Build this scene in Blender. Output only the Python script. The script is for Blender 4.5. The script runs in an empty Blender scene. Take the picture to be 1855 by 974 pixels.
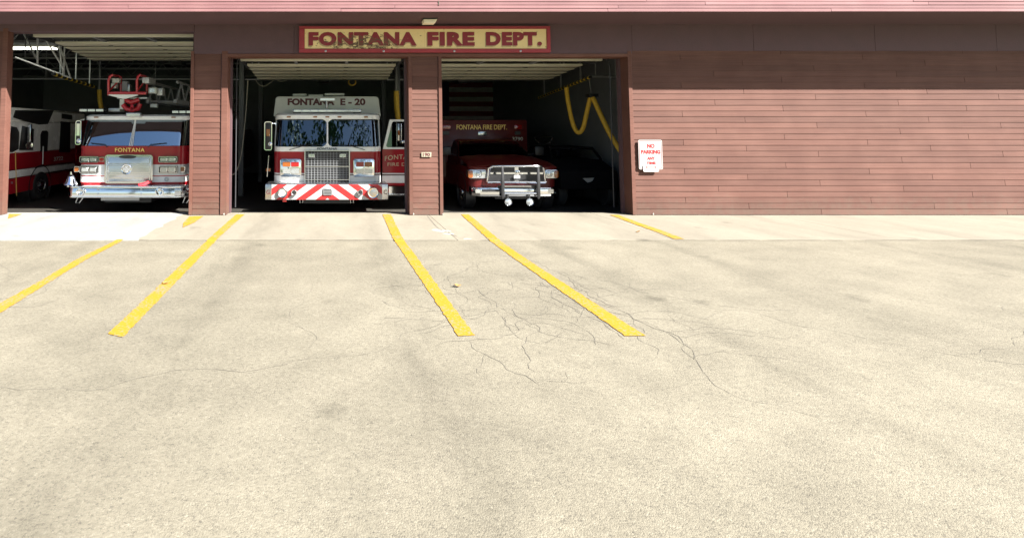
import bpy, bmesh, math, random
from mathutils import Vector, Matrix
random.seed(7)
R = math.radians
S = bpy.context.scene
COL = S.collection

# ------------------------------------------------------------------ camera
F, PU, PV, PITCH, DIST, EYE = 967.0, 600.0, 178.0, R(3.4), 10.63, 1.68
cd = bpy.data.cameras.new('camera'); cam = bpy.data.objects.new('camera', cd); COL.objects.link(cam)
cam.location = (0, -DIST, EYE); cam.rotation_euler = (math.pi/2 + PITCH, 0, 0)
cd.sensor_fit = 'HORIZONTAL'; cd.sensor_width = 36; cd.lens = F/1855*36
cd.shift_x = (927.5-PU)/1855; cd.shift_y = -(487-PV)/1855
cd.clip_start = .05; cd.clip_end = 2000
S.camera = cam

# ------------------------------------------------------------------ sky, sun, exposure
AZ, EL = R(53), R(40.7)
sdir = Vector((math.sin(AZ)*math.cos(EL), -math.cos(AZ)*math.cos(EL), math.sin(EL)))
w = bpy.data.worlds.new('World'); S.world = w; w.use_nodes = True
nt = w.node_tree; bg = nt.nodes['Background']
sk = nt.nodes.new('ShaderNodeTexSky'); sk.sky_type = 'NISHITA'; sk.sun_disc = False
sk.sun_elevation = EL; sk.sun_rotation = math.atan2(sdir.x, sdir.y)
nt.links.new(sk.outputs[0], bg.inputs[0]); bg.inputs[1].default_value = .05
sl = bpy.data.lights.new('sun', 'SUN'); sl.energy = 5; sl.angle = R(.55); sl.color = (1, .965, .91)
so = bpy.data.objects.new('sun', sl); COL.objects.link(so)
so.rotation_euler = (-sdir).to_track_quat('-Z', 'Y').to_euler()
vs = S.view_settings; vs.view_transform = 'Standard'; vs.look = 'None'; vs.exposure = 2.2; vs.gamma = 1; vs.use_curve_mapping = False

# ------------------------------------------------------------------ helpers
CP, SP = math.cos(PITCH), math.sin(PITCH)
def XZ(u, v, Y):
    "photo measurement -> X, Z on the upright plane at depth Y"
    x, y = (u-PU)/F, -(v-PV)/F
    t = (Y+DIST)/(CP - y*SP)
    return x*t, EYE + (y*CP+SP)*t
def X(u, Y, v=300): return XZ(u, v, Y)[0]
def Z(v, Y): return XZ(600, v, Y)[1]
def G(u, v):
    "photo measurement -> point on the ground"
    x, y = (u-PU)/F, -(v-PV)/F
    t = -EYE/(y*CP+SP)
    return x*t, -DIST + (CP-y*SP)*t

def tag(o, label=None, cat=None, group=None, kind=None):
    for k, val in (('label', label), ('category', cat), ('group', group), ('kind', kind)):
        if val: o[k] = val
    return o
WPOS = {}
def empty(name, loc, label, cat, group=None):
    o = bpy.data.objects.new(name, None); COL.objects.link(o); o.location = loc; WPOS[o.name] = Vector(loc)
    o.empty_display_size = .2
    return tag(o, label, cat, group)
def link(name, me, parent=None, loc=(0, 0, 0)):
    o = bpy.data.objects.new(name, me); COL.objects.link(o)
    o.location = Vector(loc)
    if parent is not None:
        o.parent = parent; o.location = Vector(loc) - WPOS.get(parent.name, Vector())
    WPOS[o.name] = Vector(loc)
    return o

class MB:
    def __init__(s): s.v = []; s.f = []
    def add(s, vs, fs):
        b = len(s.v); s.v += [tuple(p) for p in vs]; s.f += [tuple(i+b for i in f) for f in fs]; return s
    def box(s, x0, x1, y0, y1, z0, z1):
        return s.add([(x0,y0,z0),(x1,y0,z0),(x1,y1,z0),(x0,y1,z0),(x0,y0,z1),(x1,y0,z1),(x1,y1,z1),(x0,y1,z1)],
                     [(0,3,2,1),(4,5,6,7),(0,1,5,4),(1,2,6,5),(2,3,7,6),(3,0,4,7)])
    def pbox(s, u0, v0, u1, v1, Y, d):
        "box whose front face covers the measured rectangle at depth Y"
        x0, z1 = XZ(u0, v0, Y); x1, z0 = XZ(u1, v1, Y)
        return s.box(x0, x1, Y, Y+d, z0, z1)
    def prism(s, pts, y0, y1):
        "polygon of (x, z), counter-clockwise seen from the front, pushed from y0 to y1"
        n = len(pts)
        return s.add([(x, y0, z) for x, z in pts]+[(x, y1, z) for x, z in pts],
                     [tuple(range(n)), tuple(range(2*n-1, n-1, -1))]+[(i, i+n, (i+1) % n+n, (i+1) % n) for i in range(n)])
    def prism_x(s, pts, x0, x1):
        "polygon of (y, z) pushed along x"
        n = len(pts)
        return s.add([(x0, y, z) for y, z in pts]+[(x1, y, z) for y, z in pts],
                     [tuple(range(n-1, -1, -1)), tuple(range(n, 2*n))]+[(i, (i+1) % n, (i+1) % n+n, i+n) for i in range(n)])
    def loft(s, a, b, cap=True):
        n = len(a); fs = [(i, (i+1) % n, (i+1) % n+n, i+n) for i in range(n)]
        if cap: fs += [tuple(range(n-1, -1, -1)), tuple(range(n, 2*n))]
        return s.add(list(a)+list(b), fs)
    def strip(s, a, b, t):
        "open sheet between rails a and b given thickness t inwards (a, b lists of points; t a list of offsets or vector)"
        n = len(a); A = [Vector(p) for p in a]; B = [Vector(p) for p in b]
        A2 = [p+Vector(o) for p, o in zip(A, t)]; B2 = [p+Vector(o) for p, o in zip(B, t)]
        fs = []
        for i in range(n-1):
            fs += [(i, i+1, n+i+1, n+i), (2*n+i+1, 2*n+i, 3*n+i, 3*n+i+1), (i+1, i, 2*n+i, 2*n+i+1), (n+i, n+i+1, 3*n+i+1, 3*n+i)]
        fs += [(0, n, 3*n, 2*n), (n-1, 2*n-1+n-n, 3*n-1+n-n, 2*n-1)][:1]
        fs += [(2*n-1, n-1, 3*n-1, 4*n-1)]
        return s.add(A+B+A2+B2, fs)
    def tube(s, pts, r, n=8, closed=False):
        P = [Vector(p) for p in pts]; m = len(P); rings = []
        rr = r if isinstance(r, (list, tuple)) else [r]*m
        for i in range(m):
            a = P[i-1] if (i or closed) else P[i]; b = P[(i+1) % m] if (i < m-1 or closed) else P[i]
            t = (b-a).normalized()
            if i == 0:
                up = Vector((0, 0, 1)) if abs(t.z) < .9 else Vector((0, 1, 0)); e1 = t.cross(up).normalized()
            else: e1 = (e1-t*e1.dot(t)).normalized()
            e2 = e1.cross(t)
            rings.append([P[i]+(e1*math.cos(q)+e2*math.sin(q))*rr[i] for q in [2*math.pi*k/n for k in range(n)]])
        vs = [p for r_ in rings for p in r_]; fs = []
        for i in range(m if closed else m-1):
            j = (i+1) % m
            for k in range(n):
                fs.append((i*n+k, j*n+k, j*n+(k+1) % n, i*n+(k+1) % n))
        if not closed: fs += [tuple(range(n)), tuple(range(m*n-1, m*n-n-1, -1))]
        return s.add(vs, fs)
    def lathe(s, c, axis, prof, n=20):
        "prof: (distance along axis, radius)"
        t = Vector(axis).normalized(); up = Vector((0, 0, 1)) if abs(t.z) < .9 else Vector((0, 1, 0))
        e1 = t.cross(up).normalized(); e2 = e1.cross(t); c = Vector(c); m = len(prof)
        vs = [c+t*d+(e1*math.cos(2*math.pi*k/n)+e2*math.sin(2*math.pi*k/n))*r for d, r in prof for k in range(n)]
        fs = [(i*n+k, (i+1)*n+k, (i+1)*n+(k+1) % n, i*n+(k+1) % n) for i in range(m-1) for k in range(n)]
        fs += [tuple(range(n)), tuple(range(m*n-1, m*n-n-1, -1))]
        return s.add(vs, fs)
    def mesh(s, name, mat, bevel=0, smooth=False, seg=2):
        me = bpy.data.meshes.new(name); bm = bmesh.new()
        vv = [bm.verts.new(p) for p in s.v]
        for f in s.f:
            try: bm.faces.new([vv[i] for i in f])
            except ValueError: pass
        bmesh.ops.recalc_face_normals(bm, faces=bm.faces)
        if bevel:
            es = [e for e in bm.edges if len(e.link_faces) == 2 and e.calc_face_angle(0) > .6]
            bmesh.ops.bevel(bm, geom=es, offset=bevel, segments=seg, profile=.5, affect='EDGES', clamp_overlap=True)
        if smooth or bevel:
            for f in bm.faces: f.smooth = True
            for e in bm.edges:
                if len(e.link_faces) == 2 and e.calc_face_angle(0) > R(40): e.smooth = False
        bm.to_mesh(me); bm.free(); me.materials.append(mat)
        return me
    def build(s, name, mat, parent=None, bevel=0, smooth=False, seg=2):
        return link(name, s.mesh(name, mat, bevel, smooth, seg), parent)

def rrect(x0, x1, z0, z1, r, n=4):
    pts = []
    for cx, cz, a0 in ((x1-r, z0+r, -90), (x1-r, z1-r, 0), (x0+r, z1-r, 90), (x0+r, z0+r, 180)):
        for k in range(n+1):
            a = R(a0+90*k/n); pts.append((cx+r*math.cos(a), cz+r*math.sin(a)))
    return pts
def prrect(u0, v0, u1, v1, Y, r, n=4):
    x0, z1 = XZ(u0, v0, Y); x1, z0 = XZ(u1, v1, Y)
    return rrect(x0, x1, z0, z1, r, n)

# ------------------------------------------------------------------ materials
def nodes(name):
    m = bpy.data.materials.new(name); m.use_nodes = True
    t = m.node_tree; return m, t, t.nodes['Principled BSDF'], t.nodes, t.links
def mat(name, col, rough=.6, metal=0, var=.12, scale=6, bump=0, bscale=60, coat=0, spec=.5, dirt=0):
    m, t, b, N, L = nodes(name)
    b.inputs['Roughness'].default_value = rough; b.inputs['Metallic'].default_value = metal
    b.inputs['Coat Weight'].default_value = coat; b.inputs['Coat Roughness'].default_value = .06
    b.inputs['Specular IOR Level'].default_value = spec
    g = N.new('ShaderNodeNewGeometry')
    n = N.new('ShaderNodeTexNoise'); n.inputs['Scale'].default_value = scale; n.inputs['Detail'].default_value = 6; n.inputs['Roughness'].default_value = .65
    L.new(g.outputs['Position'], n.inputs['Vector'])
    mr = N.new('ShaderNodeMapRange'); mr.inputs[1].default_value = .3; mr.inputs[2].default_value = .7
    mr.inputs[3].default_value = 1-var; mr.inputs[4].default_value = 1+var
    L.new(n.outputs[0], mr.inputs[0])
    mx = N.new('ShaderNodeMix'); mx.data_type = 'RGBA'; mx.blend_type = 'MULTIPLY'; mx.inputs[0].default_value = 1
    mx.inputs[6].default_value = (*col, 1); L.new(mr.outputs[0], mx.inputs[7]); L.new(mx.outputs[2], b.inputs['Base Color'])
    if var:
        r2 = N.new('ShaderNodeMapRange'); r2.inputs[3].default_value = max(.02, rough-.08); r2.inputs[4].default_value = min(1, rough+.1)
        L.new(n.outputs[0], r2.inputs[0]); L.new(r2.outputs[0], b.inputs['Roughness'])
    if bump:
        n2 = N.new('ShaderNodeTexNoise'); n2.inputs['Scale'].default_value = bscale; n2.inputs['Detail'].default_value = 4
        L.new(g.outputs['Position'], n2.inputs['Vector'])
        bp = N.new('ShaderNodeBump'); bp.inputs['Strength'].default_value = bump; bp.inputs['Distance'].default_value = .01
        L.new(n2.outputs[0], bp.inputs['Height']); L.new(bp.outputs[0], b.inputs['Normal'])
    return m
def emit(name, col, s):
    m, t, b, N, L = nodes(name)
    b.inputs['Base Color'].default_value = (.8, .8, .8, 1); b.inputs['Emission Color'].default_value = (*col, 1); b.inputs['Emission Strength'].default_value = s
    return m
def glass(name, tint, base=.10):
    m, t, b, N, L = nodes(name); out = N['Material Output']; N.remove(b)
    tr = N.new('ShaderNodeBsdfTransparent'); tr.inputs[0].default_value = (*tint, 1)
    gl = N.new('ShaderNodeBsdfGlossy'); gl.inputs['Roughness'].default_value = .015; gl.inputs[0].default_value = (.72, .88, 1, 1)
    fr = N.new('ShaderNodeFresnel'); fr.inputs[0].default_value = 1.5
    ad = N.new('ShaderNodeMath'); ad.operation = 'ADD'; ad.use_clamp = True; ad.inputs[1].default_value = base
    L.new(fr.outputs[0], ad.inputs[0])
    mx = N.new('ShaderNodeMixShader'); L.new(ad.outputs[0], mx.inputs[0]); L.new(tr.outputs[0], mx.inputs[1]); L.new(gl.outputs[0], mx.inputs[2])
    L.new(mx.outputs[0], out.inputs[0])
    return m

def mat_siding(name, col, fade):
    "painted wood: grain along x, faded blotches, chips"
    m, t, b, N, L = nodes(name)
    b.inputs['Roughness'].default_value = .75; b.inputs['Specular IOR Level'].default_value = .25
    g = N.new('ShaderNodeNewGeometry'); oi = N.new('ShaderNodeObjectInfo')
    mp = N.new('ShaderNodeMapping'); mp.inputs['Scale'].default_value = (1.5, 30, 60); L.new(g.outputs['Position'], mp.inputs[0])
    n1 = N.new('ShaderNodeTexNoise'); n1.inputs['Scale'].default_value = 1.2; n1.inputs['Detail'].default_value = 6; L.new(mp.outputs[0], n1.inputs['Vector'])
    n2 = N.new('ShaderNodeTexNoise'); n2.inputs['Scale'].default_value = 1.7; n2.inputs['Detail'].default_value = 7; L.new(g.outputs['Position'], n2.inputs['Vector'])
    r1 = N.new('ShaderNodeMapRange'); r1.inputs[1].default_value = .3; r1.inputs[2].default_value = .7; r1.inputs[3].default_value = .86; r1.inputs[4].default_value = 1.1; L.new(n1.outputs[0], r1.inputs[0])
    r2 = N.new('ShaderNodeMapRange'); r2.inputs[3].default_value = .9; r2.inputs[4].default_value = 1.1; L.new(oi.outputs['Random'], r2.inputs[0])
    mu = N.new('ShaderNodeMath'); mu.operation = 'MULTIPLY'; L.new(r1.outputs[0], mu.inputs[0]); L.new(r2.outputs[0], mu.inputs[1])
    mf = N.new('ShaderNodeMix'); mf.data_type = 'RGBA'; mf.inputs[6].default_value = (*col, 1); mf.inputs[7].default_value = (*fade, 1)
    r3 = N.new('ShaderNodeMapRange'); r3.inputs[1].default_value = .4; r3.inputs[2].default_value = .75; L.new(n2.outputs[0], r3.inputs[0]); L.new(r3.outputs[0], mf.inputs[0])
    mx = N.new('ShaderNodeMix'); mx.data_type = 'RGBA'; mx.blend_type = 'MULTIPLY'; mx.inputs[0].default_value = 1
    L.new(mf.outputs[2], mx.inputs[6]); L.new(mu.outputs[0], mx.inputs[7])
    sx = N.new('ShaderNodeSeparateXYZ'); L.new(g.outputs['Position'], sx.inputs[0])
    n3 = N.new('ShaderNodeTexNoise'); n3.inputs['Scale'].default_value = 7; n3.inputs['Detail'].default_value = 8; n3.inputs['Roughness'].default_value = .7; L.new(g.outputs['Position'], n3.inputs['Vector'])
    zr_ = N.new('ShaderNodeMapRange'); zr_.inputs[1].default_value = 0; zr_.inputs[2].default_value = .55; zr_.inputs[3].default_value = .28; zr_.inputs[4].default_value = -.12; L.new(sx.outputs[2], zr_.inputs[0])
    da = N.new('ShaderNodeMath'); da.operation = 'ADD'; L.new(zr_.outputs[0], da.inputs[0]); L.new(n3.outputs[0], da.inputs[1])
    dr_ = N.new('ShaderNodeMapRange'); dr_.inputs[1].default_value = .52; dr_.inputs[2].default_value = .9; dr_.inputs[4].default_value = .55; L.new(da.outputs[0], dr_.inputs[0])
    dm = N.new('ShaderNodeMix'); dm.data_type = 'RGBA'; dm.inputs[7].default_value = (.10, .075, .055, 1); L.new(dr_.outputs[0], dm.inputs[0]); L.new(mx.outputs[2], dm.inputs[6])
    L.new(dm.outputs[2], b.inputs['Base Color'])
    bp = N.new('ShaderNodeBump'); bp.inputs['Strength'].default_value = .35; bp.inputs['Distance'].default_value = .004
    L.new(n1.outputs[0], bp.inputs['Height']); L.new(bp.outputs[0], b.inputs['Normal'])
    return m

def wear(N, L, g, strength):
    "darker wheel paths leading out of the bays, and scattered oil drips"
    sx = N.new('ShaderNodeSeparateXYZ'); L.new(g.outputs['Position'], sx.inputs[0])
    mp = N.new('ShaderNodeMapping'); mp.inputs['Scale'].default_value = (2.2, .5, 1); L.new(g.outputs['Position'], mp.inputs[0])
    n = N.new('ShaderNodeTexNoise'); n.inputs['Scale'].default_value = 1.6; n.inputs['Detail'].default_value = 7; n.inputs['Roughness'].default_value = .65; L.new(mp.outputs[0], n.inputs['Vector'])
    wob = N.new('ShaderNodeMath'); wob.operation = 'MULTIPLY_ADD'; wob.inputs[1].default_value = .5; L.new(n.outputs[0], wob.inputs[0]); L.new(sx.outputs[0], wob.inputs[2])
    acc = None
    for c, wd in ((-5.25, .22), (-3.35, .24), (-.95, .24), (.95, .22), (3.45, .2), (5.2, .22), (8.4, .3), (10.2, .3)):
        a = N.new('ShaderNodeMath'); a.operation = 'SUBTRACT'; a.inputs[1].default_value = c; L.new(wob.outputs[0], a.inputs[0])
        q = N.new('ShaderNodeMath'); q.operation = 'ABSOLUTE'; L.new(a.outputs[0], q.inputs[0])
        m_ = N.new('ShaderNodeMapRange'); m_.interpolation_type = 'SMOOTHSTEP'; m_.inputs[1].default_value = 0; m_.inputs[2].default_value = wd*1.6; m_.inputs[3].default_value = 1; m_.inputs[4].default_value = 0; L.new(q.outputs[0], m_.inputs[0])
        if acc is None: acc = m_.outputs[0]
        else:
            x = N.new('ShaderNodeMath'); x.operation = 'MAXIMUM'; L.new(acc, x.inputs[0]); L.new(m_.outputs[0], x.inputs[1]); acc = x.outputs[0]
    k = N.new('ShaderNodeMapRange'); k.inputs[1].default_value = .35; k.inputs[2].default_value = .65; L.new(n.outputs[0], k.inputs[0])
    t = N.new('ShaderNodeMath'); t.operation = 'MULTIPLY'; L.new(acc, t.inputs[0]); L.new(k.outputs[0], t.inputs[1])
    v = N.new('ShaderNodeTexVoronoi'); v.inputs['Scale'].default_value = .9; L.new(g.outputs['Position'], v.inputs['Vector'])
    n2 = N.new('ShaderNodeTexNoise'); n2.inputs['Scale'].default_value = 9; n2.inputs['Detail'].default_value = 5; L.new(g.outputs['Position'], n2.inputs['Vector'])
    vd = N.new('ShaderNodeMath'); vd.operation = 'MULTIPLY_ADD'; vd.inputs[1].default_value = .16; L.new(n2.outputs[0], vd.inputs[0]); L.new(v.outputs['Distance'], vd.inputs[2])
    d = N.new('ShaderNodeMapRange'); d.inputs[1].default_value = .105; d.inputs[2].default_value = .20; d.inputs[3].default_value = 1; d.inputs[4].default_value = 0; L.new(vd.outputs[0], d.inputs[0])
    m2 = N.new('ShaderNodeMath'); m2.operation = 'MULTIPLY'; m2.inputs[1].default_value = 1.3; L.new(d.outputs[0], m2.inputs[0])
    ad = N.new('ShaderNodeMath'); ad.operation = 'ADD'; L.new(t.outputs[0], ad.inputs[0]); L.new(m2.outputs[0], ad.inputs[1])
    o = N.new('ShaderNodeMath'); o.operation = 'MULTIPLY_ADD'; o.inputs[1].default_value = -strength; o.inputs[2].default_value = 1; L.new(ad.outputs[0], o.inputs[0])
    return o.outputs[0]
def mat_asphalt():
    m, t, b, N, L = nodes('asphalt')
    b.inputs['Roughness'].default_value = .92; b.inputs['Specular IOR Level'].default_value = .15
    g = N.new('ShaderNodeNewGeometry')
    def vor(sc, feat='F1'):
        v = N.new('ShaderNodeTexVoronoi'); v.inputs['Scale'].default_value = sc; v.feature = feat; L.new(g.outputs['Position'], v.inputs['Vector']); return v
    def noi(sc, d=6, r=.6):
        n = N.new('ShaderNodeTexNoise'); n.inputs['Scale'].default_value = sc; n.inputs['Detail'].default_value = d; n.inputs['Roughness'].default_value = r; L.new(g.outputs['Position'], n.inputs['Vector']); return n
    v1 = vor(85); v2 = vor(200); n0 = noi(.35); n1 = noi(2.2, 8); n2 = noi(28, 4)
    sep = N.new('ShaderNodeSeparateColor'); L.new(v1.outputs['Color'], sep.inputs[0])
    sep2 = N.new('ShaderNodeSeparateColor'); L.new(v2.outputs['Color'], sep2.inputs[0])
    cr = N.new('ShaderNodeValToRGB'); e = cr.color_ramp.elements
    e[0].position = 0; e[0].color = (.098, .089, .072, 1); e[1].position = 1; e[1].color = (.246, .224, .172, 1)
    x = cr.color_ramp.elements.new(.35); x.color = (.174, .156, .117, 1); x = cr.color_ramp.elements.new(.8); x.color = (.194, .175, .132, 1)
    av = N.new('ShaderNodeMix'); av.data_type = 'FLOAT'; av.inputs[0].default_value = .45; L.new(sep.outputs[0], av.inputs[2]); L.new(sep2.outputs[1], av.inputs[3])
    L.new(av.outputs[0], cr.inputs[0])
    def rng(src, a, c, d, e_):
        r = N.new('ShaderNodeMapRange'); r.inputs[1].default_value = a; r.inputs[2].default_value = c; r.inputs[3].default_value = d; r.inputs[4].default_value = e_; L.new(src, r.inputs[0]); return r.outputs[0]
    def mul(a, c):
        q = N.new('ShaderNodeMath'); q.operation = 'MULTIPLY'; L.new(a, q.inputs[0]); L.new(c, q.inputs[1]); return q.outputs[0]
    f = mul(mul(rng(n0.outputs[0], .3, .7, .84, 1.12), rng(n1.outputs[0], .3, .72, .86, 1.1)), rng(n2.outputs[0], .3, .7, .90, 1.08)); f = mul(f, wear(N, L, g, .21))
    mx = N.new('ShaderNodeMix'); mx.data_type = 'RGBA'; mx.blend_type = 'MULTIPLY'; mx.inputs[0].default_value = 1
    L.new(cr.outputs[0], mx.inputs[6]); L.new(f, mx.inputs[7]); L.new(mx.outputs[2], b.inputs['Base Color'])
    ad = N.new('ShaderNodeMath'); ad.operation = 'ADD'; L.new(v1.outputs['Distance'], ad.inputs[0]); L.new(v2.outputs['Distance'], ad.inputs[1])
    bp = N.new('ShaderNodeBump'); bp.invert = True; bp.inputs['Strength'].default_value = .4; bp.inputs['Distance'].default_value = .006
    L.new(ad.outputs[0], bp.inputs['Height']); L.new(bp.outputs[0], b.inputs['Normal'])
    return m

def mat_concrete(name, col, stain=.2):
    m, t, b, N, L = nodes(name)
    b.inputs['Roughness'].default_value = .85; b.inputs['Specular IOR Level'].default_value = .2
    g = N.new('ShaderNodeNewGeometry')
    mp = N.new('ShaderNodeMapping'); mp.inputs['Scale'].default_value = (1, .45, 1); L.new(g.outputs['Position'], mp.inputs[0])
    def noi(sc, d, src): 
        n = N.new('ShaderNodeTexNoise'); n.inputs['Scale'].default_value = sc; n.inputs['Detail'].default_value = d; n.inputs['Roughness'].default_value = .65; L.new(src, n.inputs['Vector']); return n
    n1 = noi(1.3, 8, mp.outputs[0]); n2 = noi(55, 4, g.outputs['Position']); n3 = noi(9, 6, g.outputs['Position'])
    def rng(src, a, c, d, e_):
        r = N.new('ShaderNodeMapRange'); r.inputs[1].default_value = a; r.inputs[2].default_value = c; r.inputs[3].default_value = d; r.inputs[4].default_value = e_; L.new(src, r.inputs[0]); return r.outputs[0]
    def mul(a, c):
        q = N.new('ShaderNodeMath'); q.operation = 'MULTIPLY'; L.new(a, q.inputs[0]); L.new(c, q.inputs[1]); return q.outputs[0]
    f = mul(mul(rng(n1.outputs[0], .32, .62, 1-stain, 1.04), rng(n2.outputs[0], .3, .7, .9, 1.07)), rng(n3.outputs[0], .3, .55, .94, 1.02)); f = mul(f, wear(N, L, g, .2))
    mx = N.new('ShaderNodeMix'); mx.data_type = 'RGBA'; mx.blend_type = 'MULTIPLY'; mx.inputs[0].default_value = 1
    mx.inputs[6].default_value = (*col, 1); L.new(f, mx.inputs[7]); L.new(mx.outputs[2], b.inputs['Base Color'])
    bp = N.new('ShaderNodeBump'); bp.inputs['Strength'].default_value = .25; bp.inputs['Distance'].default_value = .004
    L.new(n2.outputs[0], bp.inputs['Height']); L.new(bp.outputs[0], b.inputs['Normal'])
    return m

def mat_line():
    "traffic paint worn through in specks"
    m, t, b, N, L = nodes('yellow_line_paint')
    b.inputs['Roughness'].default_value = .75; b.inputs['Specular IOR Level'].default_value = .2
    g = N.new('ShaderNodeNewGeometry')
    n = N.new('ShaderNodeTexNoise'); n.inputs['Scale'].default_value = 38; n.inputs['Detail'].default_value = 5; L.new(g.outputs['Position'], n.inputs['Vector'])
    n1 = N.new('ShaderNodeTexNoise'); n1.inputs['Scale'].default_value = 3; n1.inputs['Detail'].default_value = 5; L.new(g.outputs['Position'], n1.inputs['Vector'])
    ad = N.new('ShaderNodeMath'); ad.operation = 'MULTIPLY_ADD'; ad.inputs[1].default_value = .5; L.new(n1.outputs[0], ad.inputs[0]); L.new(n.outputs[0], ad.inputs[2])
    r = N.new('ShaderNodeMapRange'); r.inputs[1].default_value = .79; r.inputs[2].default_value = .93; L.new(ad.outputs[0], r.inputs[0])
    v = N.new('ShaderNodeMapRange'); v.inputs[1].default_value = .3; v.inputs[2].default_value = .7; v.inputs[3].default_value = .88; v.inputs[4].default_value = 1.08; L.new(n.outputs[0], v.inputs[0])
    c = N.new('ShaderNodeMix'); c.data_type = 'RGBA'; c.blend_type = 'MULTIPLY'; c.inputs[0].default_value = 1; c.inputs[6].default_value = (.30, .168, .014, 1); L.new(v.outputs[0], c.inputs[7])
    mx = N.new('ShaderNodeMix'); mx.data_type = 'RGBA'; mx.inputs[7].default_value = (.18, .158, .115, 1)
    L.new(r.outputs[0], mx.inputs[0]); L.new(c.outputs[2], mx.inputs[6]); L.new(mx.outputs[2], b.inputs['Base Color'])
    bp = N.new('ShaderNodeBump'); bp.inputs['Strength'].default_value = .4; bp.inputs['Distance'].default_value = .005
    L.new(n.outputs[0], bp.inputs['Height']); L.new(bp.outputs[0], b.inputs['Normal'])
    return m

def mat_signface(name='sign_cream', col=(.74, .57, .27)):
    "cream sign face with paint peeled to dark board along the lower left"
    m, t, b, N, L = nodes(name)
    b.inputs['Roughness'].default_value = .6
    g = N.new('ShaderNodeNewGeometry'); sx = N.new('ShaderNodeSeparateXYZ'); L.new(g.outputs['Position'], sx.inputs[0])
    mp = N.new('ShaderNodeMapping'); mp.inputs['Scale'].default_value = (15, 9, 30); L.new(g.outputs['Position'], mp.inputs[0])
    n = N.new('ShaderNodeTexNoise'); n.inputs['Scale'].default_value = 1; n.inputs['Detail'].default_value = 8; n.inputs['Roughness'].default_value = .75; L.new(mp.outputs[0], n.inputs['Vector'])
    x0, z0 = XZ(655, 85, 0)
    def gauss(src, c, wd):
        a = N.new('ShaderNodeMath'); a.operation = 'SUBTRACT'; a.inputs[1].default_value = c; L.new(src, a.inputs[0])
        d = N.new('ShaderNodeMath'); d.operation = 'DIVIDE'; d.inputs[1].default_value = wd; L.new(a.outputs[0], d.inputs[0])
        p = N.new('ShaderNodeMath'); p.operation = 'MULTIPLY'; L.new(d.outputs[0], p.inputs[0]); L.new(d.outputs[0], p.inputs[1]); return p.outputs[0]
    s_ = N.new('ShaderNodeMath'); s_.operation = 'ADD'; L.new(gauss(sx.outputs[0], x0, .85), s_.inputs[0]); L.new(gauss(sx.outputs[2], z0, .24), s_.inputs[1])
    k = N.new('ShaderNodeMapRange'); k.inputs[1].default_value = 0; k.inputs[2].default_value = 1.6; k.inputs[3].default_value = .135; k.inputs[4].default_value = -.03; L.new(s_.outputs[0], k.inputs[0])
    ad = N.new('ShaderNodeMath'); ad.operation = 'ADD'; L.new(n.outputs[0], ad.inputs[0]); L.new(k.outputs[0], ad.inputs[1])
    st = N.new('ShaderNodeMapRange'); st.inputs[1].default_value = .585; st.inputs[2].default_value = .62; L.new(ad.outputs[0], st.inputs[0])
    mx = N.new('ShaderNodeMix'); mx.data_type = 'RGBA'; mx.inputs[6].default_value = (*col, 1); mx.inputs[7].default_value = (.10, .06, .03, 1)
    L.new(st.outputs[0], mx.inputs[0]); L.new(mx.outputs[2], b.inputs['Base Color'])
    return m

M = {}
M['siding'] = mat_siding('brown_siding_paint', (.101, .046, .034), (.124, .060, .045))
M['fascia'] = mat_siding('faded_fascia_paint', (.165, .080, .082), (.195, .10, .10))
M['brown'] = mat('brown_plywood_shade_tone', (.085, .045, .050), .75, var=.10, scale=3, bump=.2, bscale=40)  # darker, cooler brown: shade on header and soffit is put into the colour
M['trim'] = mat_siding('brown_trim_paint', (.110, .047, .034), (.134, .062, .046))
M['asphalt'] = mat_asphalt()
M['concrete'] = mat_concrete('old_concrete', (.205, .184, .143), .16)
M['concrete_new'] = mat_concrete('pale_new_concrete', (.235, .23, .212), .12)
M['joint'] = mat('joint_dirt', (.06, .052, .04), .95)
M['crack'] = mat('crack_dark', (.122, .109, .085), .95)
M['patch'] = mat('white_patch_mortar', (.34, .33, .30), .9, var=.2, scale=30)
M['line'] = mat_line()
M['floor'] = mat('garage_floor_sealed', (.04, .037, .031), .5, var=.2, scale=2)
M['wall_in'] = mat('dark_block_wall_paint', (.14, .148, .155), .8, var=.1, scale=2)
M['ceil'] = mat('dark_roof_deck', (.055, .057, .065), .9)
M['steel'] = mat('grey_steel_paint', (.19, .195, .20), .55, var=.1)
M['galv'] = mat('galvanised_steel', (.42, .43, .44), .38, .8, var=.12, scale=20)
M['plate'] = mat('cream_number_plate', (.27, .25, .18), .6, var=.1, scale=20)
M['cream'] = mat('cream_door_panel_paint', (.55, .52, .40), .5, var=.07, scale=3)
M['red'] = mat('red_engine_paint', (.27, .007, .014), .3, var=.05, coat=.35, spec=.3)
M['redrail'] = mat('red_rail_paint', (.42, .014, .022), .35, var=.06, coat=.4)
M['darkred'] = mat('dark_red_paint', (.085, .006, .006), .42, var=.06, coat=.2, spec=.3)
M['white'] = mat('white_engine_paint', (.72, .72, .69), .25, var=.04, coat=.7)
M['offwhite'] = mat('grey_white_paint', (.50, .52, .47), .35, var=.05, coat=.3)
M['silver'] = mat('silver_band', (.52, .53, .53), .4, .5, var=.08)
M['chrome'] = mat('chrome', (.70, .72, .74), .07, 1, var=.03, scale=15)
M['satin'] = mat('brushed_aluminium', (.48, .49, .50), .24, 1, var=.03, scale=4)
M['blackm'] = mat('black_plastic', (.012, .012, .013), .45, var=.1)
M['rubber'] = mat('black_rubber', (.016, .016, .016), .8, var=.15, scale=20)
M['cart'] = mat('matt_dark_cart_plastic', (.006, .006, .007), .9, spec=.08)
M['seat'] = mat('dark_cab_interior', (.03, .03, .033), .8)
M['gold'] = mat('gold_leaf_lettering', (.72, .50, .13), .4, .2, var=.06)
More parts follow.
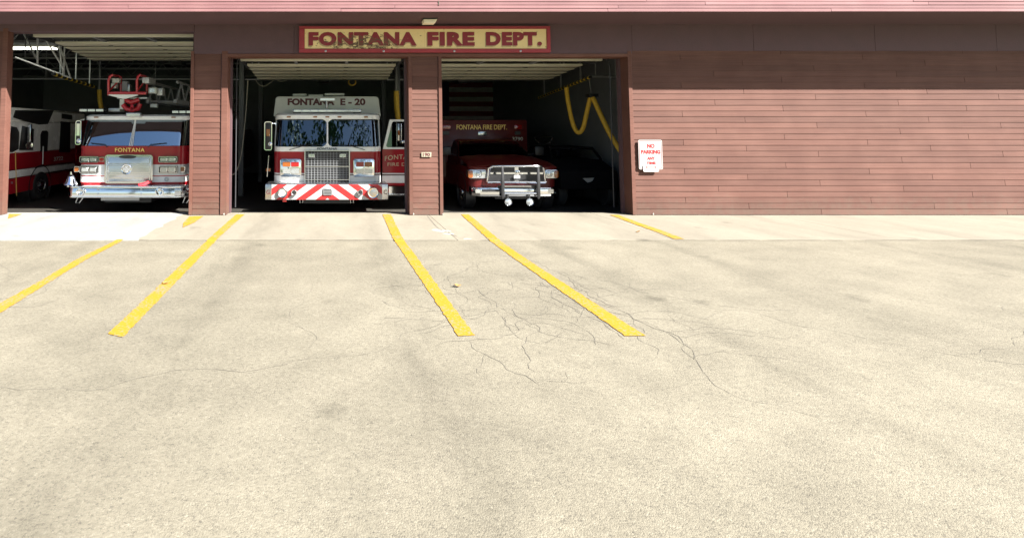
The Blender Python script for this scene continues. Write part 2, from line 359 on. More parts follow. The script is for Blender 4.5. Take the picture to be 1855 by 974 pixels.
M['goldpale'] = mat('pale_gold_lettering', (.45, .38, .24), .5, var=.06)
M['maroon'] = mat('maroon_lettering', (.075, .012, .014), .5, var=.05)
M['navy'] = mat('navy_lettering', (.03, .035, .06), .5, var=.05)
M['signred'] = mat('sign_red_paint', (.27, .024, .032), .6, var=.15, scale=8)
M['signshade'] = mat('sign_letter_shade_paint', (.36, .26, .13), .6, var=.1)
M['signface'] = mat_signface(); M['signletter'] = mat_signface('sign_letter_red', (.21, .014, .024))
M['sign_white'] = mat('reflective_white_sheet', (.36, .355, .345), .45, var=.03)
M['sign_print'] = mat('faded_red_print', (.27, .014, .016), .5, var=.15, scale=30)
M['refl_red'] = mat('reflective_red_stripe', (.40, .016, .016), .4, var=.04)
M['yellowhose'] = mat('yellow_hose_fabric', (.58, .36, .035), .65, var=.12, scale=14, bump=.4, bscale=30)
M['hazyellow'] = mat('hazard_yellow', (.6, .42, .04), .6)
M['amber'] = mat('amber_lens', (.22, .06, .008), .15, coat=1, var=.1, scale=60)
M['redlens'] = mat('red_lens', (.24, .006, .006), .15, coat=1, var=.1, scale=60)
M['lamp'] = mat('clear_lamp_lens', (.50, .53, .54), .12, .75, var=.25, scale=70)
M['bluechrome'] = mat('bell_chrome', (.70, .74, .82), .05, 1, var=.02)
M['glass'] = glass('windscreen_glass', (.26, .29, .29), .065); M['glass2'] = glass('windscreen_glass_bluish', (.26, .29, .29), .36)
M['sideglass'] = glass('tinted_side_glass', (.12, .13, .13), .06)
M['tube'] = emit('fluorescent_tube', (1, .97, .82), 1.4)
M['soffitlens'] = mat('cream_lamp_lens', (.80, .72, .55), .4, var=.05)
M['flagred'] = mat('flag_red_cloth', (.16, .026, .032), .9, var=.1)
M['flagwhite'] = mat('flag_white_cloth', (.40, .385, .38), .9, var=.1)
M['flagblue'] = mat('flag_blue_cloth', (.02, .025, .08), .9, var=.1)
M['bark'] = mat('bark', (.09, .065, .045), .9, var=.3, scale=12)
M['leaf'] = mat('foliage', (.055, .105, .028), .6, var=.35, scale=1.5)
M['grass'] = mat('lawn', (.07, .13, .03), .9, var=.25, scale=.8)
M['wire'] = mat('cable_sheath', (.30, .28, .22), .7)
M['dryleaf'] = mat('dry_leaf', (.33, .17, .05), .8, var=.2, scale=40)

# ------------------------------------------------------------------ lettering
def text_mesh(body, wdt, hgt, material, bold=0, depth=.004, spacing=1, arc=0):
    cu = bpy.data.curves.new('t', 'FONT'); cu.body = body; cu.size = 1; cu.offset = bold; cu.extrude = .01; cu.space_character = spacing
    cu.resolution_u = 4
    o = bpy.data.objects.new('t', cu); COL.objects.link(o)
    bpy.context.view_layer.update()
    me = bpy.data.meshes.new_from_object(o.evaluated_get(bpy.context.evaluated_depsgraph_get()))
    bpy.data.objects.remove(o)
    xs = [v.co.x for v in me.vertices]; ys = [v.co.y for v in me.vertices]
    x0, x1, y0, y1 = min(xs), max(xs), min(ys), max(ys)
    for v in me.vertices:
        x = ((v.co.x-x0)/(x1-x0)-.5)*wdt; z = ((v.co.y-y0)/(y1-y0)-.5)*hgt; y = -v.co.z/.01*depth
        v.co = (x, y, z-arc*x*x)
    me.materials.clear(); me.materials.append(material)
    return me
def lettering(body, u0, v0, u1, v1, Y, material, parent, name='lettering', **k):
    x0, z1 = XZ(u0, v0, Y); x1, z0 = XZ(u1, v1, Y)
    return link(name, text_mesh(body, x1-x0, z1-z0, material, **k), parent, ((x0+x1)/2, Y, (z0+z1)/2))

# ================================================================== GROUND
mb = MB(); mb.add([(-160, -19, -.004), (160, -19, -.004), (160, -2.2, -.004), (-160, -2.2, -.004)], [(0, 1, 2, 3)])
asph = tag(mb.build('asphalt_lot', M['asphalt']), kind='structure')
mb = MB(); mb.add([(-600, -600, -.22), (600, -600, -.22), (600, 600, -.22), (-600, 600, -.22), (-600, -600, -.02), (600, -600, -.02), (600, -19.0, -.02), (-600, -19.0, -.02)], [(0, 1, 2, 3), (4, 5, 6, 7)])
tag(mb.build('lawn', M['grass']), kind='structure')
AP = -2.36   # outer edge of the concrete apron
mb = MB(); mb.box(-13, 18, AP-.006, .34, -.2, -.0005)
apron = tag(mb.build('concrete_apron', M['joint']), kind='structure')
def slab(x0, x1, y0, y1, m, z=.004, rag=0):
    P = []; n = max(3, int((x1-x0)/.13))
    P += [(x0+.004+(x1-x0-.008)*k/n, y0+random.uniform(-.013, .013)) for k in range(n+1)]
    if rag: P += [(x1-.004+random.uniform(-rag, rag*.5), y0+(y1-y0)*k/14) for k in range(1, 14)]
    P += [(x1-.004, y1-.004), (x0+.004, y1-.004)]
    a = MB(); a.loft([(x, y, -.1) for x, y in P], [(x, y, z) for x, y in P]); a.build('slab', m, apron)
xl = X(332, 0)
slab(-13, xl, AP-.03, .33, M['concrete_new'], .007, .06)
xs = [xl-.12, 1.93, 5.25, 8.7, 12.2, 18]
for a, b in zip(xs, xs[1:]): slab(a, b, AP+random.uniform(-.01, .01), .33, M['concrete'])
# garage floor sloping gently to the drains inside
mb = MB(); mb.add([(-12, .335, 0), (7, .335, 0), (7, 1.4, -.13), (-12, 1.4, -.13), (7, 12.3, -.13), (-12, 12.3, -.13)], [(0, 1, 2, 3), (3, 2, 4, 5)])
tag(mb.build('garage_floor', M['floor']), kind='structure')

# cracks in the asphalt and the apron
def crack_walk(mb, x, y, ang, n, step, wd, z, wob=.7, branch=0):
    pts = [(x, y)]; dev = 0
    for i in range(n):
        dev = dev*.72+random.uniform(-wob, wob)*.8; ang += random.uniform(-.05, .05)
        x += math.cos(ang+dev)*step; y += math.sin(ang+dev)*step; pts.append((x, y))
        if branch and random.random() < branch: crack_walk(mb, x, y, ang+random.choice((-1, 1))*random.uniform(.7, 1.4), n//2, step, wd*.75, z, wob, branch*.5)
    L_, R_ = [], []
    for i, (px, py) in enumerate(pts):
        a = pts[max(0, i-1)]; b = pts[min(len(pts)-1, i+1)]; d = Vector((b[0]-a[0], b[1]-a[1])).normalized()
        k = wd*random.uniform(.3, 1.1)*(0.3 if i in (0, len(pts)-1) else 1)
        L_.append((px-d.y*k, py+d.x*k, z)); R_.append((px+d.y*k, py-d.x*k, z))
    m_ = len(pts); mb.add(L_+R_, [(i, i+m_, i+m_+1, i+1) for i in range(m_-1)])
mb = MB()
for u, v, n, br in ((850, 452, 30, .10), (900, 470, 34, .10), (930, 500, 30, .15), (960, 520, 26, .15), (990, 490, 26, .10), (880, 520, 26, .15), (1010, 530, 26, .12),
                    (930, 548, 24, .12), (990, 552, 24, .12), (1060, 500, 18, .05), (1020, 500, 20, .1), (140, 478, 26, .04), (60, 530, 22, .05), (110, 540, 22, .05), (20, 470, 16, .03)):
    x, y = G(u, v); crack_walk(mb, x, y, random.uniform(-2.4, -.7), n, .07, .0036, -.0015, .75, br)
for x, y, a, n in ((3.4, -5.3, -.5, 90), (7.8, -3.4, -1.0, 60), (-2.6, -7.0, .12, 80)):
    crack_walk(mb, x, y, a, n, .06, .0026, -.0015, .6, .02)
tag(mb.build('crack', M['crack'], asph), kind='stuff')
mb = MB(); x, y = G(774, 391)
pts = [G(774, 391), G(781, 400), G(788, 408), G(795, 415), G(806, 420), G(815, 424), G(828, 429)]
for (a, b), (c, d) in zip(pts, pts[1:]): mb.add([(a-.008, b, .0065), (a+.008, b, .0065), (c+.008, d, .0065), (c-.008, d, .0065)], [(0, 1, 2, 3)])
mb.build('crack', M['crack'], apron)
mb = MB()
for u, v, r in ((793, 417, .10), (803, 419, .12), (814, 424, .09), (846, 433, .06)):
    x, y = G(u, v); n = 14
    mb.add([(x+math.cos(2*math.pi*k/n)*r*random.uniform(.6, 1.3), y+math.sin(2*math.pi*k/n)*r*.6*random.uniform(.6, 1.3), .0052) for k in range(n)], [tuple(range(n))])
mb.build('mortar_patch', M['patch'], apron)

# yellow parking lines: measured left and right edges
def pline(rows, label, ext=None, z0=.0105):
    "rows: (v, uL, uR)"
    P = []
    for v, a, b in rows: P.append((G(a, v), G(b, v)))
    if ext:
        (a, b), (c, d) = P[-2], P[-1]
        for e in (.5, 1):
            yy = c[1]+(ext-c[1])*e
            k = lambda p, q: q[0]+(q[0]-p[0])*(yy-q[1])/(q[1]-p[1])
            P.append(((k(a, c), yy), (k(b, d), yy)))
    Q = []
    for (a, b), (c, d) in zip(P, P[1:]):
        n = max(2, int(abs(a[1]-c[1])/.05))
        for i in range(n):
            t = i/n; Q.append(((a[0]+(c[0]-a[0])*t, a[1]+(c[1]-a[1])*t), (b[0]+(d[0]-b[0])*t, b[1]+(d[1]-b[1])*t)))
    if ext: P[-1] = ((P[-1][0][0], P[-1][0][1]+random.uniform(-.05, .05)), (P[-1][1][0], P[-1][1][1]+random.uniform(-.05, .05)))
    Q.append(P[-1]); m_ = MB(); vs_ = []
    for a, b in Q:
        z = z0 if a[1] > AP-.05 else .0015
        vs_ += [(a[0]+random.uniform(-.008, .006), a[1], z), (b[0]+random.uniform(-.006, .008), b[1], z)]
    m_.add(vs_, [(2*i, 2*i+2, 2*i+3, 2*i+1) for i in range(len(Q)-1)])
    tag(m_.build('painted_line', M['line']), label, 'line marking', 'yellow parking lines')
pline([(434.5, 212, 224), (470, 138, 156), (500, 88, 107), (553, -6, 22)], 'yellow line running to the lower left corner, starting at the asphalt edge', -6.15)
pline([(389, 428, 443), (433, 378, 394), (555, 248, 276)], 'yellow line in front of left jamb of the middle bay', -6.15)
pline([(389, 693, 708), (431, 711, 729), (450, 725, 743), (555, 795, 821)], 'yellow line just left of the pillar with house number', -6.15)
pline([(389, 835, 849), (434, 885, 903), (470, 935, 955), (555, 1057, 1087)], 'yellow line below the red ambulance front', -6.15)
pline([(390, 1105, 1120), (405, 1145, 1160), (421, 1189, 1206), (434, 1222, 1240)], 'short yellow line at right door jamb below no parking sign')
def ypatch(px, label):
    m_ = MB(); m_.add([(*G(u, v), .0115) for u, v in px], [tuple(range(len(px)))])
    tag(m_.build('paint_patch', M['line']), label, 'line marking', 'yellow parking lines')
ypatch([(331, 413), (332, 405), (343, 393), (369, 392), (352, 404)], 'bright yellow paint wedge at foot of pillar right of the left bay')
ypatch([(14, 397), (16, 388.5), (40, 388.5), (28, 393)], 'small yellow paint wedge at foot of the leftmost jamb')

# a few dry leaves and chips on the ground
for u, v, lab in ((828, 519, 'single dry leaf on asphalt between the third and fourth yellow lines'), (1156, 421, 'dry leaf on the apron near no parking sign'), (300, 514, 'pale dry leaf lying on the second yellow line')):
    x, y = G(u, v); z = .02; m_ = MB(); n = 9
    m_.add([(x+math.cos(2*math.pi*k/n)*.04*random.uniform(.6, 1.3), y+math.sin(2*math.pi*k/n)*.03*random.uniform(.6, 1.3), z+random.uniform(-.01, .012)) for k in range(n)]+[(x, y, .012)],
           [(k, (k+1) % n, n) for k in range(n)])
    tag(m_.build('leaf', M['dryleaf']), lab, 'leaf')

# ================================================================== FIRE STATION
B = empty('fire_station', (0, 0, 0), 'brown sided fire station building with three open vehicle bays', 'building')
OV = -.95                      # eave overhang
ZS = Z(47, 0)                  # soffit at the wall
ZF = XZ(600, 21, OV)[1]        # fascia bottom
ZL, ZC = Z(57, 0), Z(103, 0)   # bay heads
XE = 17.5
xP1, xL0, xL1, xC0, xC1, xR0, xR1 = X(-70, 0), X(7, 0), X(343, 0), X(411, 0), X(741, 0), X(802, 0), X(1143, 0)
DEP = .33
# boards ------------------------------------------------------------
LAP = .1135
def board_mesh(wd, h=LAP, t=.012, mname='siding'):
    m_ = MB(); m_.add([(0, -t, 0), (wd, -t, 0), (wd, 0, 0), (0, 0, 0), (0, -.004, h+.012), (wd, -.004, h+.012), (wd, 0, h+.012), (0, 0, h+.012), (0, -t, .008), (wd, -t, .008)],
                      [(0, 3, 2, 1), (0, 1, 9, 8), (8, 9, 5, 4), (4, 5, 6, 7), (2, 3, 7, 6), (1, 2, 6, 5, 9), (0, 8, 4, 7, 3)])
    return m_.mesh('board', M[mname])
def siding(parent, x0, x1, z0, z1, y, seglen=None):
    n = int((z1-z0)/LAP)+1; cache = {}
    for i in range(n):
        z = z0+i*LAP
        if z+.02 > z1: break
        if seglen is None: cuts = [x0, x1]
        else:
            off = [0, .61, .27, .82, .45][i % 5]*seglen; cuts = [x0]+[c for c in [x0+off+k*seglen for k in range(8)] if x0+.4 < c < x1-.4]+[x1]
        for a, b in zip(cuts, cuts[1:]):
            wd = round(b-a-(.003 if seglen is None else .007), 3)
            if wd not in cache: cache[wd] = board_mesh(wd)
            o = link('board', cache[wd], parent, (a, y, z)); o.rotation_euler.x = random.uniform(-.01, .004)
SIDZ = Z(93, 0)
def pillar(x0, x1, ztop, tl, tr, groove=0, DEP=DEP):
    m_ = MB(); m_.box(x0+.004, x1-.004, .02, DEP, 0, ztop); p = m_.build('pillar', M['brown'], B)
    for a, b in ((x0, x0+tl), (x1-tr, x1)):
        t_ = MB(); t_.box(a, b, -.012, DEP+.004 if 1 else .02, .012, ztop); t_.build('corner_trim', M['trim'], p, bevel=.004, seg=1)
    siding(p, x0+tl+.004, x1-tr-groove-.004, .015, ztop, .0195)
    return p
P1 = pillar(xP1, xL0, ZS-.05, .1, .11, 0, .17)
P2 = pillar(xL1, xC0, SIDZ, .065, .125, .012)
P3 = pillar(xC1, xR0, SIDZ, .07, .065, .004)
# right end wall runs on past the photograph's edge
m_ = MB(); m_.box(xR1+.004, XE, .02, DEP, 0, SIDZ); P4 = m_.build('end_wall', M['brown'], B)
t_ = MB(); t_.box(xR1, xR1+.075, -.012, DEP+.004, .012, SIDZ); t_.build('corner_trim', M['trim'], P4, bevel=.004, seg=1)
siding(P4, xR1+.079, XE, .015, SIDZ, .0195, 3.66)
# chipped base corners
for px, pv, par in ((406, 386, P2), (749, 386, P3), (802, 386, P3), (1183, 387, P4)):
    x, z = XZ(px, pv, 0); m_ = MB(); n = 8
    m_.prism([(x+math.cos(2*math.pi*k/n)*.011*random.uniform(.5, 1.4), .03+math.sin(2*math.pi*k/n)*.02*random.uniform(.5, 1.4)) for k in range(n)], -.0145, -.010)
    m_.build('chip', M['patch'], par)
# header panels ------------------------------------------------------
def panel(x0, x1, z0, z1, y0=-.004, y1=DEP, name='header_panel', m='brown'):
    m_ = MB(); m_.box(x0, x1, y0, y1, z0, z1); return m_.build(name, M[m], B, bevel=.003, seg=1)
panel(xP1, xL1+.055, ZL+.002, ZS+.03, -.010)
HX = [xL1+.058, xC0+1.32, xC0+3.76, X(1152, 0), X(1152, 0)+2.44, X(1152, 0)+4.88, X(1152, 0)+7.32, XE]
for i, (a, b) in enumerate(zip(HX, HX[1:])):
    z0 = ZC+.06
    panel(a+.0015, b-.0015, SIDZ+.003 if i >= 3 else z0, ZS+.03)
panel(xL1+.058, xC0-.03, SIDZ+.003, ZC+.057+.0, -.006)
t_ = MB(); t_.box(xC0-.03, xR1+.03, -.016, DEP, ZC, ZC+.058); t_.build('header_trim', M['trim'], B, bevel=.003, seg=1)
# far left neighbouring bay beyond the frame
m_ = MB(); m_.box(-13, -10.6, 0, DEP, 0, ZS); m_.build('end_wall', M['brown'], B)
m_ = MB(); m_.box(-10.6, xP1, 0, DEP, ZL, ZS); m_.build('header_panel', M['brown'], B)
# door jambs: darker stops inside the reveals
for x0, x1, zt in ((xL0, xL1, ZL), (xC0, xC1, ZC), (xR0, xR1, ZC)):
    for xx in (x0, x1):
        if xx == xL0: continue
        s_ = 1 if xx == x0 else -1
        t_ = MB(); t_.box(min(xx, xx+s_*.03), max(xx, xx+s_*.03), DEP-.06, DEP+.05, .01, zt); t_.build('door_stop', M['brown'], B)
# soffit, fascia, roof ------------------------------------------------
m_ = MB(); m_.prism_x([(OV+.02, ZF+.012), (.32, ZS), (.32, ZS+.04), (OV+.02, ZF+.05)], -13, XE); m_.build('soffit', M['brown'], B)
m_ = MB(); m_.box(-13, XE, OV+.02, OV+.06, ZF-.0+.002, 4.55); fas = m_.build('fascia', M['brown'], B)
rowh = [.062]*9; z = ZF
for i in range(9):
    h = rowh[i]; x = -13
    cuts = {0: [X(618, OV, 15)], 1: [X(232, OV, 15)], 2: [X(795, OV, 5)], 3: [X(1172, OV, 5)]}.get(i, [random.uniform(-4, 4)])
    ed = [-13]+cuts+[cuts[-1]+4.9, cuts[-1]+9.0, XE]; ed = sorted(e for e in ed if e <= XE)
    for a, b in zip(ed, ed[1:]):
        if b-a < .2: continue
        o = link('board', board_mesh(b-a-.006, h, .013, 'fascia'), fas, (a, OV+.018+random.uniform(-.003, .002), z+random.uniform(-.004, .002)))
    z += h
m_ = MB(); m_.box(X(795, OV, 5)-.006, X(795, OV, 5)+.006, OV-.004, OV+.016, ZF+.115, ZF+.20); m_.build('open_joint', M['crack'], fas)
m_ = MB(); m_.box(-13.1, XE, OV-.05, 12.7, 4.55, 4.75); m_.build('roof', M['ceil'], B)
# interior ------------------------------------------------------------
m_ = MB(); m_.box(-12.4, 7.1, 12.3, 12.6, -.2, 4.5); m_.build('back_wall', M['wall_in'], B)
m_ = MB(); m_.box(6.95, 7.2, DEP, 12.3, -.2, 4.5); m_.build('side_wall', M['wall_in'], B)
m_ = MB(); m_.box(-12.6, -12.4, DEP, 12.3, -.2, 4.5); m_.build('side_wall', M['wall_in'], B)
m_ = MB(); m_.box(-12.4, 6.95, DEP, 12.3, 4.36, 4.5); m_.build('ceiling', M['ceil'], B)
for x in (xL1+.32, xC1+.3):       # pilaster and steel columns between the bays
    for y in (4.2, 8.2):
        m_ = MB(); m_.box(x-.07, x+.07, y-.07, y+.07, -.13, 4.36); m_.build('column', M['wall_in'], B, bevel=.01, seg=1)
# open web roof joists, running left to right
for y in (2.55, 5.2, 8.0, 10.6):
    m_ = MB(); m_.box(-12.3, 6.9, y-.04, y+.04, 4.28, 4.35); m_.box(-12.3, 6.9, y-.035, y+.035, 3.79, 3.84)
    x = -12.2; k = 0
    while x < 6.4:
        m_.tube([(x, y, 4.29 if k % 2 else 3.83), (x+.42, y, 3.83 if k % 2 else 4.29)], .016, 6); x += .42; k += 1
    m_.build('roof_joist', M['steel'], B)

# ================================================================== OVERHEAD DOORS
def overhead_door(x0, x1, zt, label, drop=.05):
    e = empty('overhead_door', ((x0+x1)/2, .8, zt), label, 'garage door', 'raised overhead doors of the bays')
    xa, xb = x0+.14, x1-.06
    a = MB(); a.box(xa, xb, .62, .72, zt-.03, zt+.03); a.build('bottom_rail', M['cream'], e, bevel=.004, seg=1)
    a = MB(); a.box(xa+.02, xb-.02, .725, 1.52, zt+.045, zt+.06); wsec = a.build('window_panel', M['blackm'], e)
    for k in range(1, 3):
        xx = xa+(xb-xa)*k/3; a = MB(); a.box(xx-.03, xx+.03, .73, 1.52, zt-.0, zt+.045); a.build('mullion', M['steel'], wsec)
    y = 1.53
    for i in range(5):
        zz = zt-.012-.034*i; a = MB(); a.box(xa, xb, y, y+.375, zz-.016, zz+.03); a.box(xa+.03, xb-.03, y+.375, y+.40, zz+.012, zz+.029)
        p = a.build('door_panel', M['cream'], e, bevel=.003, seg=1)
        a = MB(); a.box(xa-.006, xb+.006, y+.385, y+.397, zz-.034, zz+.010); a.build('seal', M['blackm'], p)
        for k in (1, 2):
            xx = xa+(xb-xa)*k/3; h_ = MB(); h_.box(xx-.05, xx+.05, y+.30, y+.37, zz-.036, zz-.0165); h_.build('hinge', M['blackm'], p)
        y += .40
    for xx in (xa-.055, xb+.02):
        a = MB(); a.box(xx, xx+.035, .45, 3.9, zt-.02, zt+.05); a.tube([(xx+.017, .42, .1 if xx > -6 else zt-.5), (xx+.017, .42, zt-.15), (xx+.017, .5, zt)], .012, 6)
        a.build('track', M['seat'], e)
        for yy in (1.5, 2.6, 3.8):
            a = MB(); a.box(xx+.005, xx+.03, yy, yy+.03, zt+.05, 4.36); a.tube([(xx+.017, yy, zt+.05), (xx+.017+.0, yy-.5, 4.34)], .012, 6); a.build('track_hanger', M['galv'], e)
    a = MB(); a.tube([(xa, .52, zt+.22), (xb, .52, zt+.22)], .02, 8); a.tube([(xa+.5, .52, zt+.22), (xa+1.4, .52, zt+.22)], .045, 10); a.tube([(xb-1.4, .52, zt+.22), (xb-.5, .52, zt+.22)], .045, 10)
    a.build('spring_shaft', M['galv'], e)
    a = MB(); xx = (xa+xb)/2; a.box(xx-.02, xx+.02, 3.5, 5.2, zt+.02, zt+.06); a.box(xx-.16, xx+.16, 5.2, 5.6, zt-.08, zt+.16); a.build('opener', M['blackm'], e)
    return e
ld = overhead_door(xL0, xL1, ZL+.03, 'raised cream sectional door in the taller left bay')
for (u0, v0), (u1, v1), y_ in (((40, 55), (67, 108), 1.0), ((68, 60), (68, 116), 1.2), ((82, 70), (117, 128), 1.6), ((107, 80), (115, 138), 2.0), ((117, 84), (116, 138), 2.2), ((108, 82), (128, 142), 2.1), ((28, 104), (130, 142), 2.4)):
    p = XZ(u0, v0, y_); q = XZ(u1, v1, y_+.15); a = MB(); a.tube([(p[0], y_, p[1]), (q[0], y_+.15, q[1])], .021, 6); a.build('track_brace', M['galv'], ld)
overhead_door(xC0, xC1, ZC+.03, 'raised cream sectional door above the white topped engine')
overhead_door(xR0-.2, xR1-.12, ZC+.03, 'raised cream sectional door above the red ambulance')

# ================================================================== SIGNS AND FITTINGS
sg = empty('station_sign', (X(769, 0), 0, Z(95, 0)), 'long cream sign with red letters reading FONTANA FIRE DEPT.', 'sign')
m_ = MB(); x0, z1 = XZ(542, 48, -.05); x1, z0 = XZ(997, 95.5, -.05); FW = XZ(553, 48, -.05)[0]-x0; FH = .075
m_.box(x0, x1, -.05, -.005, z0, z1); m_.build('backing', M['signred'], sg)
for a in ((x0, x1, z1-FH*.75, z1), (x0, x1, z0, z0+FH), (x0, x0+FW*.9, z0+FH, z1-FH*.75), (x1-FW*.6, x1, z0+FH, z1-FH*.75)):
    f_ = MB(); f_.box(a[0]+.0005, a[1]-.0005, -.078, -.0505, a[2]+.0005, a[3]-.0005); f_.build('frame', M['signred'], sg, bevel=.004, seg=1)
xm = X(769, -.05, 70)
for a, b in ((x0+FW*.9+.002, xm-.001), (xm+.001, x1-FW*.6-.002)):
    f_ = MB(); f_.box(a, b, -.056, -.0505, z0+FH+.002, z1-FH*.75-.002); f_.build('face_panel', M['signface'], sg)
for body, u0, u1 in (('FONTANA', 559, 755), ('FIRE', 774, 860), ('DEPT.', 880, 982)):
    lettering(body, u0-1.5, 60, u1-1.5, 85.5, -.0570, M['signshade'], sg, 'letter_shade', bold=.05, depth=.0006, spacing=1.12)
    lettering(body, u0, 58.3, u1, 83.3, -.0590, M['signletter'], sg, 'lettering', bold=.06, depth=.0012, spacing=1.12)
for u in (590, 695, 823, 943):
    x, z = XZ(u, 93, -.08); b_ = MB(); b_.lathe((x, -.078, z), (0, -1, 0), [(0, .022), (.006, .022), (.012, .012), (.013, .001)], 12); b_.build('bolt', M['galv'], sg, smooth=True)

# soffit lamp
e = empty('soffit_light', (X(777, -.35), -.35, ZS), 'small box light with cream lens under the eave above the sign', 'light')
x0, x1 = X(765, -.33, 40), X(789, -.33, 40)
m_ = MB(); m_.box(x0-.01, x1+.02, -.48, -.22, Z(37.5, -.35), Z(37.5, -.35)+.06); m_.build('housing', M['blackm'], e, bevel=.006, seg=1)
zb = Z(37.5, -.35); m_ = MB(); m_.loft([(x0+.01, -.47, zb-.07), (x1-.03, -.47, zb-.07), (x1-.03, -.26, zb-.07), (x0+.01, -.26, zb-.07)], [(x0, -.475, zb-.001), (x1+.005, -.475, zb-.001), (x1+.005, -.23, zb-.001), (x0, -.23, zb-.001)])
m_.build('lens', M['soffitlens'], e, bevel=.006, seg=1)

# no parking sign
e = empty('no_parking_sign', (X(1178, -.03), -.03, Z(308, 0)), 'white sign with red letters reading NO PARKING ANY TIME', 'sign')
YS = -.030
m_ = MB(); m_.prism(prrect(1156, 253.5, 1201, 307, YS, .03), YS, YS+.004); m_.build('plate', M['sign_white'], e)
def frame_ring(u0, v0, u1, v1, Y, r, t, material, parent, name, d=.001):
    x0, z1 = XZ(u0, v0, Y); x1, z0 = XZ(u1, v1, Y); o = rrect(x0, x1, z0, z1, r); i = rrect(x0+t, x1-t, z0+t, z1-t, max(.002, r-t)); n = len(o)
    a = MB(); vs_ = [(x, Y, z) for x, z in o]+[(x, Y, z) for x, z in i]+[(x, Y+d, z) for x, z in o]+[(x, Y+d, z) for x, z in i]; fs = []
    for k in range(n):
        q = (k+1) % n; fs += [(k, q, n+q, n+k), (2*n+k, 3*n+k, 3*n+q, 2*n+q), (k, 2*n+k, 2*n+q, q), (n+k, n+q, 3*n+q, 3*n+k)]
    a.add(vs_, fs); return a.build(name, material, parent)
frame_ring(1157.2, 254.8, 1199.8, 305.7, YS-.0012, .022, .010, M['sign_print'], e, 'border')
for body, u0, v0, u1, v1 in (('NO', 1172, 260.5, 1186, 268.5), ('PARKING', 1161, 271.5, 1196.5, 279), ('ANY', 1172, 284, 1187, 290), ('TIME', 1171, 293, 1188, 298)):
    lettering(body, u0, v0, u1, v1, YS-.0012, M['sign_print'], e, bold=.06, depth=.0006)
m_ = MB(); m_.prism(prrect(1165, 298.5, 1194, 311.5, YS-.012, .025), YS-.012, YS-.008); ap_ = m_.build('arrow_plate', M['sign_white'], e)
x0, z = XZ(1169.5, 303, YS-.014); x1 = X(1189.5, YS-.014)
m_ = MB(); m_.prism([(x0, z), (x0+.03, z-.018), (x0+.03, z-.006), (x1-.03, z-.006), (x1-.03, z-.018), (x1, z), (x1-.03, z+.018), (x1-.03, z+.006), (x0+.03, z+.006), (x0+.03, z+.018)], YS-.0135, YS-.0121)
m_.build('double_arrow', M['sign_print'], ap_)

e = empty('house_number_plate', (X(772, -.02), -.02, Z(285, 0)), 'small cream number plate reading 190 on the middle pillar', 'sign')
m_ = MB(); m_.pbox(763.5, 276, 781.5, 284.5, -.014, .012); m_.build('plate', M['plate'], e, bevel=.002, seg=1)
lettering('190', 766, 277, 779, 283.5, -.0155, M['maroon'], e, bold=.03, depth=.0012)

# ================================================================== VEHICLE TOOLS
def outline(cx, hw, yf, yb, r, n=7, bow=.05):
    "plan outline: back-left, front-left corner, bowed front, front-right corner, back-right"
    pts = [(cx-hw, yb)]
    for k in range(n+1):
        a = math.pi+math.pi/2*k/n; pts.append((cx-hw+r+r*math.cos(a), yf+r+r*math.sin(a)))
    pts += [(cx-hw+r+(2*hw-2*r)*t, yf-bow*(1-(2*t-1)**2)) for t in (.17, .34, .5, .66, .83)]
    for k in range(n+1):
        a = 1.5*math.pi+math.pi/2*k/n; pts.append((cx+hw-r+r*math.cos(a), yf+r+r*math.sin(a)))
    pts.append((cx+hw, yb)); return pts
def band(name, mat_, parent, cx, hw, yf, yb, r, z0, z1, hw1=None, yf1=None, bevel=0, bow=.05):
    a = MB(); o0 = outline(cx, hw, yf, yb, r, bow=bow); o1 = outline(cx, hw if hw1 is None else hw1, yf if yf1 is None else yf1, yb, r, bow=bow)
    a.loft([(x, y, z0) for x, y in o0], [(x, y, z1) for x, y in o1]); return a.build(name, mat_, parent, bevel=bevel, smooth=True)
def sheet(name, mat_, parent, o0, z0, o1, z1, i0, i1, out=0, th=.008):
    a = MB(); A = [(x, y, z0) for x, y in o0[i0:i1]]; Bp = [(x, y, z1) for x, y in o1[i0:i1]]
    offs = []
    for i in range(len(A)):
        p = Vector(A[max(0, i-1)]); q = Vector(A[min(len(A)-1, i+1)]); d = (q-p).normalized(); offs.append(Vector((-d.y, d.x, 0)))
    A = [Vector(p)-o*out for p, o in zip(A, offs)]; Bp = [Vector(p)-o*out for p, o in zip(Bp, offs)]
    a.strip(A, Bp, [o*th for o in offs]); return a.build(name, mat_, parent, smooth=True)
def wheel(parent, x, y, z, r, wdt, side, dual=False):
    a = MB(); s = side
    a.lathe((x, y, z), (s, 0, 0), [(-wdt, r*.55), (-wdt, r*.93), (-wdt*.85, r), (-wdt*.15, r), (0, r*.94), (.004, r*.75), (0, r*.6), (-.02, r*.56)], 28)
    t = a.build('wheel', M['rubber'], parent, smooth=True)
    a = MB(); a.lathe((x, y, z), (s, 0, 0), [(-.08, r*.57), (-.005, r*.585), (.004, r*.55), (-.035, r*.46), (-.045, r*.30), (.03, r*.27), (.045, r*.2), (.05, .01)], 24)
    a.build('rim', M['satin'], t, smooth=True)
    for k in range(8):
        q = 2*math.pi*k/8; b_ = MB(); b_.lathe((x-s*.045, y+math.cos(q)*r*.40, z+math.sin(q)*r*.40), (s, 0, 0), [(0, r*.045), (.03, r*.045), (.035, r*.02)], 8); b_.build('wheel_nut', M['chrome'], t)
    return t
